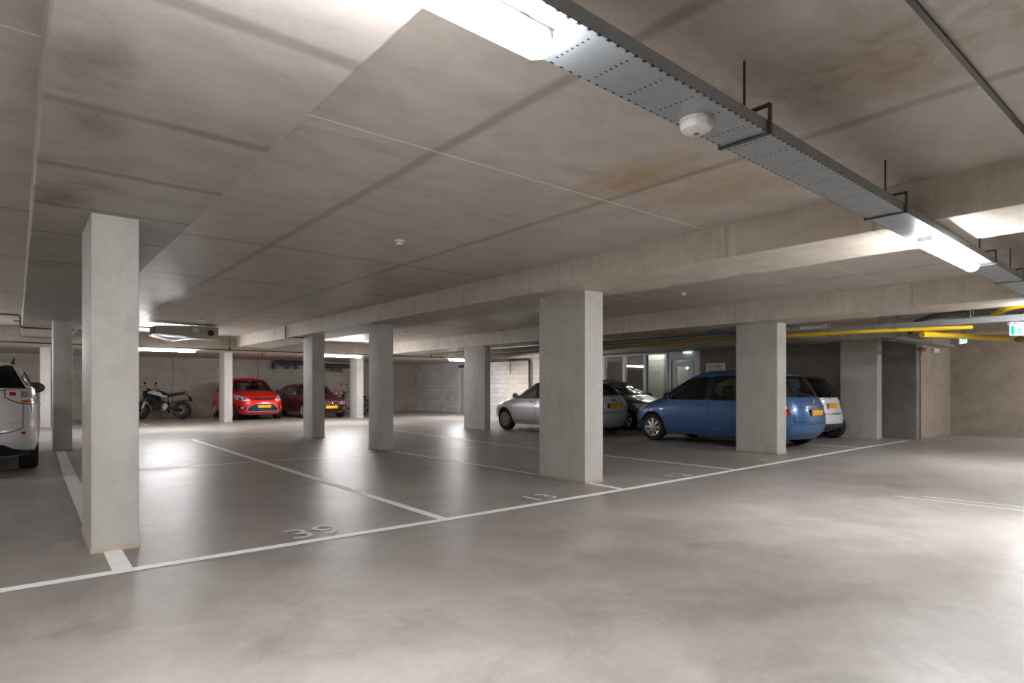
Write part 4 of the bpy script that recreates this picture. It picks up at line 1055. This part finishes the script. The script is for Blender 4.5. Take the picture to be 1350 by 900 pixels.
M_sgreen = emit('exit sign green', (.03, .62, .42), .12)
M_swhite = emit('exit sign white', (.75, .95, 1.0), .17)
def exit_sign(label, M, w=.30, h=.16, drop=0.0, led=False, dbl=False):
    t = thing('exit_sign', label, 'exit sign'); t.matrix_world = M
    part('housing', MB().bb((-w/2-.015, -.03, h), (w/2+.015, .03, h+.055)), M_white, t, 0)
    part('sign_panel', MB().bb((-w/2, -.008, 0), (w/2, .008, h)), M_swhite, t, 0)
    for s in (-1, 1):
        y = s*.0095
        g = MB().bb((-w/2+.012, y-.001, .012), (-w/2+.07, y+.001, h-.012)).bb((w/2-.07, y-.001, .012), (w/2-.012, y+.001, h-.012))
        g.bb((-.045, y-.001, .03), (.045, y+.001, .042))                       # arrow shaft
        part('green_field', g, M_sgreen, t, 0)
        run_ = MB().lathe([(.001, -.001), (.013, -.001), (.013, .001), (.001, .001)], 12, 0, Matrix.Translation((.012, y, h-.03)) @ Matrix.Rotation(PI/2, 4, 'X'))
        run_.tube([(.006, y, h-.05), (-.012, y, .065)], .009, 6).tube([(-.012, y, .065), (.012, y, .045), (.006, y, .018)], .006, 6).tube([(-.012, y, .065), (-.035, y, .05), (-.05, y, .052)], .006, 6).tube([(.004, y, h-.055), (.03, y, .085), (.042, y, .095)], .005, 6).tube([(.004, y, h-.055), (-.02, y, .09), (-.03, y, .075)], .005, 6)
        part('running_figure', run_, M_sgreen, t, 0)
    if led: part('led', MB().ball((-w/2+.05, -.032, h+.03), (.03, .02, .03)), M_redlens, t)
    if drop: part('hanger_rod', MB().tube([(-.06, 0, h+.05), (-.06, 0, h+drop)], .006, 6).tube([(.06, 0, h+.05), (.06, 0, h+drop)], .006, 6), M_rod, t)
    return t
def place(x, y, z, ang): return Matrix.Translation((x, y, z)) @ Matrix.Rotation(ang, 4, 'Z')
exit_sign('lit green and white exit sign over the lobby door', place(WX-.06, 11.32, 2.33, -HP), .30, .17)
exit_sign('lit exit sign with a red indicator dot, hung from the side cable tray', place(12.78, 2.38, 2.10, math.radians(-39.4)), .30, .17, .06, True)
exit_sign('small exit sign seen nearly edge-on under the yellow pipes', place(14.25, 3.5, 2.10, math.radians(35)), .30, .10, .70)
e = thing('emergency_light', 'small white emergency light on the wall right of the pale column', 'wall lamp', (19.1, 5.25, 2.05))
e.location = (17.9, 4.99, 2.11)
part('housing', MB().bb((-.2, -.05, 0), (.2, 0, .10)), M_white, e, 0, .008)
part('lens', MB().bb((-.17, -.058, .012), (.17, -.05, .07)), M_house, e, 0)
sg_ = thing('wall_sign', 'white notice board on the dark wall right of the lobby door', 'sign', (WX-.02, 10.33, 1.62))
part('board', MB().bb((-.012, -.33, 0), (.02, .33, .36)), M_white, sg_, 0, .003)
gm = simple('sign grey print', srgb(120, 126, 132), .5)
for k, (a, b, z) in enumerate(((.26, .10, .29), (.06, -.24, .29), (.26, .16, .235), (.1, -.2, .235), (.24, -.05, .18), (-.09, -.26, .18), (.26, .02, .12), (-.02, -.22, .12))):
    part('print_line', MB().bb((-.0135, b, z-.012), (-.012, a, z+.012)), gm, sg_, 0)

# jet fan under the slab
jf = thing('jet_fan', 'boxy ventilation jet fan hanging under the ceiling above the motorcycle', 'fan', (3.69, 17.0, 2.47))
fb = MB().bb((-.28, -.3, 0), (.30, .3, .30)).hull8([(-.28, -.3, .03), (-.28, .3, .03), (-.28, .3, .30), (-.28, -.3, .30)], [(-1.12, -.34, .07), (-1.12, .34, .07), (-1.12, .34, .26), (-1.12, -.34, .26)])
part('casing', fb, M_fanbox, jf, 0, .008)
part('outlet_grille', MB().bb((-1.14, -.32, .085), (-1.118, .32, .245)), M_black, jf, 0)
for y in (-.2, 0, .2): part('outlet_bar', MB().bb((-1.15, y-.012, .08), (-1.12, y+.012, .25)), M_fanbox, jf, 0)
part('deflector', MB().hull8([(-.28, -.28, .0), (-.28, .28, .0), (-.28, .28, .02), (-.28, -.28, .02)], [(-.7, -.28, -.07), (-.7, .28, -.07), (-.7, .28, -.055), (-.7, -.28, -.055)]).hull8([(-.7, -.28, -.07), (-.7, .28, -.07), (-.7, .28, -.055), (-.7, -.28, -.055)], [(-1.16, -.33, .05), (-1.16, .33, .05), (-1.16, .33, .065), (-1.16, -.33, .065)]), M_white, jf, 0)
part('inlet', MB().lathe([(.03, 0), (.075, 0), (.075, .02), (.03, .02)], 20, 0, Matrix.Translation((.12, -.3, .15)) @ Matrix.Rotation(PI/2, 4, 'X'), closed=True).lathe([(.001, .0), (.05, .0), (.05, .01), (.001, .01)], 20, 0, Matrix.Translation((.12, -.3, .15)) @ Matrix.Rotation(PI/2, 4, 'X')), M_black, jf)
part('switch_box', MB().bb((-.30, -.33, .14), (-.16, -.3, .26)), M_white, jf, 0, .004)
for x in (-.9, -.2, .22):
    for y in (-.28, .28): part('hanger_rod', MB().tube([(x, y, .2), (x, y, CE-2.47)], .006, 6), M_rod, jf)
run('power_conduit', 'dark conduit running left along the ceiling from the jet fan', 'conduit', [(2.6, 17.4, 2.74), (-.05, 17.6, 2.74)], .012, M_dpipe)
# ducts on the far wall
for x0, x1, z, lab in ((9.2, 10.6, 2.36, 'dark vent duct with three down-turned outlets on the back wall above the dark red car'), (11.35, 12.7, 2.27, 'dark vent duct with hooked outlets on the back wall right of the dark red car')):
    dt = thing('vent_duct', lab, 'duct', (0, 28.1, 0), 0, 'back wall ducts')
    part('header', MB().tube(round_path([(x0-.12, 0, z-.28), (x0-.12, 0, z), (x1, 0, z)], .16), .10, 14), M_dpipe, dt)
    for k in (1, 2): part('outlet', MB().tube(round_path([(x0+.42*k-.1, 0, z), (x0+.42*k, -.1, z-.05), (x0+.42*k, -.1, z-.27)], .1), .085, 14), M_dpipe, dt)
    for k in range(3): part('outlet_rim', MB().tube([(x0-.12+.42*k+(.12 if k else 0), -.1 if k else 0, z-.285), (x0-.12+.42*k+(.12 if k else 0), -.1 if k else 0, z-.255)], .11, 14), M_pipe, dt)
    part('bracket', MB().bb((x0+.2, -.02, z-.12), (x0+.24, .2, z+.12)), M_rod, dt, 0)
bl = thing('alarm_bell', 'small dark red alarm bell under the low ceiling by the red car', 'alarm', (6.82, 22.35, 2.48))
part('bell', MB().lathe([(.001, -.02), (.065, -.02), (.07, -.05), (.05, -.085), (.001, -.09)], 18), M_red, bl)
part('base', MB().lathe([(.001, 0), (.05, 0), (.05, -.02), (.001, -.02)], 18), M_black, bl)
run('ceiling_conduit', 'thin grey conduit stepping down the edge of the left soffit beam', 'conduit', [(-3, 16.8, 2.80), (.06, 16.8, 2.80), (.06, 16.8, 2.535), (1.0, 16.8, 2.535)], .016, M_dsteel, .07)
run('ceiling_conduit', 'thin grey conduit dropping down the beam left of the slim middle column', 'conduit', [(5.28, 15.5, 2.80), (5.28, 15.47, 2.48), (5.28, 14.95, 2.482), (5.57, 14.9, 2.482)], .016, M_dsteel, .07)
# brick wall fittings
run('wall_conduit', 'thin vertical conduit on the pale brick wall above the silver car', 'conduit', [(WX-.02, 20.3, 2.33), (WX-.02, 20.3, 1.83)], .018, M_grey)
run('drain_pipe', 'dark drain pipe bending down the pale brick wall behind the silver car', 'pipe', [(WX-.1, 22.2, 2.42), (WX-.1, 18.95, 2.40), (WX-.1, 18.93, .1)], .05, M_dpipe, .18)
run('wall_pipe', 'pale fat pipe level along the top of the pale brick wall', 'pipe', [(WX-.25, 22.0, 2.52), (WX-.25, 16.2, 2.52)], .06, M_pipel)
sb = thing('sprinkler_valve', 'red valve on the pipe above the pale brick wall', 'valve', (WX-.25, 19.4, 2.585))
part('body', MB().ball((0, 0, .03), (.07, .2, .07)), M_red, sb); part('stem', MB().tube([(0, 0, .02), (-.1, 0, .03)], .015), M_red, sb)
dc = thing('door_closer_box', 'dark box with bracket above the pale steel door', 'box', (WX-.06, 24.0, 2.18))
part('casing', MB().bb((-.06, -.25, 0), (.06, .12, .12)), M_dpipe, dc, 0, .01); part('bracket', MB().bb((-.02, -.32, .0), (.05, -.27, .26)), M_dpipe, dc, 0)

# ------------------------------------------------------------------ two-wheelers
def bike_wheel(t, x, R, w, spokes, name='wheel', disc=True):
    M = Matrix.Translation((x, 0, R)) @ Matrix.Rotation(-PI/2, 4, 'X'); h = w/2; Rr = R*.70
    p = [(Rr, -h*.75), (R-.05, -h), (R-.02, -h*.8), (R, 0), (R-.02, h*.8), (R-.05, h), (Rr, h*.75)]
    wl = part(name, MB().lathe(p, 36, 0, M, closed=True), M_rubber, t)
    rm = MB().lathe([(Rr+.004, -h*.7), (Rr+.004, h*.7), (Rr-.025, h*.5), (Rr-.025, -h*.5)], 36, 0, M, closed=True)
    for k in range(spokes):
        q = M @ Matrix.Rotation(2*PI*k/spokes, 4, 'Z')
        rm.hull8([q @ Vector(v) for v in ((.03, -.02, -.02), (Rr-.015, -.013, -.014), (Rr-.015, .013, -.014), (.03, .02, -.02))], [q @ Vector(v) for v in ((.03, -.02, .02), (Rr-.015, -.013, .014), (Rr-.015, .013, .014), (.03, .02, .02))])
    rm.lathe([(.001, -.06), (.045, -.06), (.045, .06), (.001, .06)], 20, 0, M)
    part('rim', rm, M_dpipe, wl)
    if disc: part('brake_disc', MB().lathe([(.07, .066), (.13, .066), (.13, .071), (.07, .071)], 30, 0, M, closed=True), M_chrome, wl)
    return wl
mt = thing('motorcycle', 'black and silver naked motorcycle parked along the back wall', 'motorcycle', (4.40, 26.93, 0), math.radians(140.6))
mt.scale = (1.12, 1.12, 1.12)
bike_wheel(mt, .74, .305, .12, 10); bike_wheel(mt, -.70, .31, .17, 10)
part('fork', MB().tube([(.74, .1, .31), (.455, .1, .93)], .026).tube([(.74, -.1, .31), (.455, -.1, .93)], .026).box((.50, 0, .86), (.08, .26, .05)).box((.455, 0, .95), (.08, .24, .04)), M_eng, mt)
fd = MB()
A = []; 
for k in range(10):
    a = math.radians(35+12*k); 
    for y in (-.07, .07): A.append((.74+.335*math.cos(a), y, .305+.335*math.sin(a)))
fd.add(A, [(2*k, 2*k+1, 2*k+3, 2*k+2) for k in range(9)]).hull8([(.60, -.085, .40), (.68, -.085, .36), (.62, -.075, .62), (.55, -.075, .60)], [(.60, .085, .40), (.68, .085, .36), (.62, .075, .62), (.55, .075, .60)])
part('front_mudguard', fd, P_white, mt, 30)
part('headlight', MB().ball((.60, 0, .84), (.16, .2, .22)).box((.56, 0, .95), (.10, .2, .08)), M_black, mt)
part('headlight_lens', MB().ball((.65, 0, .83), (.09, .15, .16)), M_lens, mt)
part('handlebar', MB().tube(round_path([(.30, .36, 1.03), (.40, .22, 1.06), (.44, .08, .99), (.44, -.08, .99), (.40, -.22, 1.06), (.30, -.36, 1.03)], .05), .013).tube([(.30, .36, 1.03), (.345, .28, 1.045)], .019).tube([(.30, -.36, 1.03), (.345, -.28, 1.045)], .019).box((.47, 0, 1.03), (.05, .14, .08)), M_black, mt)
for s in (1, -1): part('mirror', MB().tube([(.37, s*.25, 1.05), (.41, s*.30, 1.20)], .007).ball((.41, s*.32, 1.25), (.04, .14, .09)), M_black, mt)
part('fuel_tank', MB().ball((.16, 0, .88), (.56, .30, .24)).ball((-.06, 0, .84), (.3, .22, .16)), M_black, mt)
for s in (1, -1):
    poly = [(.42, .90), (.36, .97), (.18, .985), (-.02, .93), (-.12, .84), (-.30, .80), (-.14, .745), (.02, .80), (.22, .86)]
    part('tank_panel', MB().prism(poly, s*.125, s*.175, 'y'), P_silver, mt, 30, .012)
    part('radiator_shroud', MB().prism([(.46, .86), (.36, .86), (.30, .62), (.40, .60)], s*.13, s*.16, 'y'), M_black, mt, 30, .006)
    part('side_frame', MB().tube([(.42, s*.06, .88), (.12, s*.15, .62), (-.18, s*.15, .46)], .022).tube([(-.18, s*.15, .46), (-.12, s*.14, .76), (-.72, s*.08, .88)], .016).tube([(.36, s*.1, .80), (.24, s*.16, .55), (.10, s*.16, .70)], .014), M_eng, mt)
    part('foot_peg', MB().tube([(-.14, s*.15, .36), (-.14, s*.30, .36)], .013), M_rod, mt)
part('seat', MB().ball((-.22, 0, .83), (.5, .26, .11)).hull8([(-.30, -.11, .84), (-.30, .11, .84), (-.30, .11, .89), (-.30, -.11, .89)], [(-.80, -.06, .93), (-.80, .06, .93), (-.80, .06, .97), (-.80, -.06, .97)]), M_black, mt)
part('tail_unit', MB().hull8([(-.35, -.10, .80), (-.35, .10, .80), (-.35, .10, .86), (-.35, -.10, .86)], [(-.84, -.04, .92), (-.84, .04, .92), (-.84, .04, .945), (-.84, -.04, .945)]), M_eng, mt)
part('tail_lamp', MB().box((-.845, 0, .93), (.03, .10, .035)), M_redlens, mt)
part('plate_bracket', MB().tube([(-.76, 0, .90), (-.92, 0, .82), (-1.0, 0, .64)], .016).box((-.985, 0, .70), (.02, .18, .17), 0, Matrix.Rotation(.4, 3, 'Y')), M_black, mt)
part('engine', MB().box((.06, 0, .46), (.42, .34, .26)).box((.20, 0, .64), (.2, .28, .24), 0, Matrix.Rotation(.35, 3, 'Y')).lathe([(.001, 0), (.11, 0), (.12, -.03), (.12, -.06), (.001, -.06)], 20, 0, Matrix.Translation((-.02, -.17, .43)) @ Matrix.Rotation(-PI/2, 4, 'X')).lathe([(.001, 0), (.09, 0), (.10, -.03), (.10, -.06), (.001, -.06)], 20, 0, Matrix.Translation((.08, .17, .44)) @ Matrix.Rotation(PI/2, 4, 'X')), M_eng, mt, 30, .012)
part('radiator', MB().box((.36, 0, .62), (.05, .30, .26)), M_black, mt, 0)
part('exhaust', MB().tube(round_path([(.28, -.08, .56), (.38, -.08, .40), (.22, -.06, .24), (-.18, -.1, .24)], .1), .028).tube([(-.12, -.12, .24), (-.42, -.16, .30)], .055).tube([(-.05, .05, .25), (-.30, .12, .27)], .05), M_chrome, mt)
part('heel_plate', MB().prism([(-.18, .30), (-.06, .34), (-.10, .52), (-.22, .56), (-.30, .46)], .145, .17, 'y'), M_alu, mt, 0, .004)
part('swingarm', MB().tube([(-.16, .11, .42), (-.70, .11, .31)], .03).tube([(-.16, -.11, .42), (-.70, -.11, .31)], .03), M_eng, mt)
part('chain', MB().tube([(-.12, .12, .47), (-.70, .12, .37)], .01, 6).tube([(-.12, .12, .38), (-.70, .12, .25)], .01, 6), M_rod, mt)
part('rear_mudguard', MB().hull8([(-.48, -.06, .56), (-.48, .06, .56), (-.50, .06, .58), (-.50, -.06, .58)], [(-.78, -.06, .64), (-.78, .06, .64), (-.78, .06, .655), (-.78, -.06, .655)]), M_black, mt, 0)
part('side_stand', MB().tube([(-.02, .12, .28), (-.08, .26, .0)], .013), M_rod, mt)

sc = thing('scooter', 'dark motor scooter behind the dark red car, half hidden by a column', 'scooter', (11.6, 25.4, 0), PI)
for x in (.62, -.58):
    bike_wheel(sc, x, .22, .1, 5, disc=False)
part('fork', MB().tube([(.62, .07, .22), (.45, .05, .78)], .022).tube([(.62, -.07, .22), (.45, -.05, .78)], .022), M_dpipe, sc)
part('front_shield', MB().hull8([(.52, -.20, .32), (.52, .20, .32), (.44, .20, .32), (.44, -.20, .32)], [(.44, -.17, .90), (.44, .17, .90), (.37, .17, .92), (.37, -.17, .92)]), M_dpipe, sc, 30, .03)
part('front_mudguard', MB().ball((.63, 0, .36), (.36, .13, .2)), M_dpipe, sc)
part('headset', MB().ball((.40, 0, .98), (.2, .3, .18)), M_dpipe, sc)
part('headlight', MB().ball((.47, .0, .97), (.10, .16, .12)), M_lens, sc)
part('handlebar', MB().tube(round_path([(.28, .36, 1.04), (.38, .2, 1.02), (.40, 0, 1.0), (.38, -.2, 1.02), (.28, -.36, 1.04)], .06), .014).tube([(.26, .38, 1.045), (.31, .26, 1.03)], .02).tube([(.26, -.38, 1.045), (.31, -.26, 1.03)], .02), M_black, sc)
for s in (1, -1): part('mirror', MB().tube([(.36, s*.2, 1.03), (.38, s*.26, 1.30)], .008).ball((.38, s*.27, 1.37), (.035, .12, .13)), M_black, sc)
part('footboard', MB().box((.12, 0, .30), (.62, .32, .08)), M_black, sc, 30, .02)
part('rear_body', MB().ball((-.42, 0, .54), (.85, .38, .46)), M_dpipe, sc)
part('seat', MB().ball((-.36, 0, .80), (.74, .30, .13)), M_black, sc)
part('engine', MB().box((-.45, .12, .28), (.42, .12, .16)), M_rod, sc, 30, .03)
part('exhaust', MB().tube([(-.2, -.15, .26), (-.75, -.18, .33)], .045), M_chrome, sc)
part('tail_lamp', MB().box((-.83, 0, .66), (.05, .16, .07)), M_redlens, sc, 0, .01)
part('rear_mudguard', MB().hull8([(-.76, -.07, .50), (-.76, .07, .50), (-.78, .07, .52), (-.78, -.07, .52)], [(-.94, -.06, .28), (-.94, .06, .28), (-.95, .06, .29), (-.95, -.06, .29)]), M_black, sc, 0)

# ------------------------------------------------------------------ camera and view
cam = bpy.data.cameras.new('camera'); co = bpy.data.objects.new('camera', cam); COL.objects.link(co)
co.location = (0, 0, 1.25); co.rotation_euler = (HP, 0, math.radians(50.6-90))
cam.sensor_width = 36; cam.lens = 36*795/1350; cam.shift_y = 60/1350; cam.clip_start = .05; cam.clip_end = 200
SC.camera = co
w = bpy.data.worlds.new('world'); SC.world = w; w.use_nodes = True
w.node_tree.nodes['Background'].inputs[0].default_value = (.5, .5, .5, 1); w.node_tree.nodes['Background'].inputs[1].default_value = .0
vs = SC.view_settings; vs.view_transform = 'Standard'; vs.look = 'None'; vs.gamma = 1.0; vs.use_curve_mapping = False
vs.exposure = 3.6
cy = SC.cycles
cy.use_denoising = True; cy.max_bounces = 14; cy.diffuse_bounces = 8; cy.glossy_bounces = 5; cy.transparent_max_bounces = 24; cy.sample_clamp_indirect = 6
cy.caustics_reflective = False; cy.caustics_refractive = False
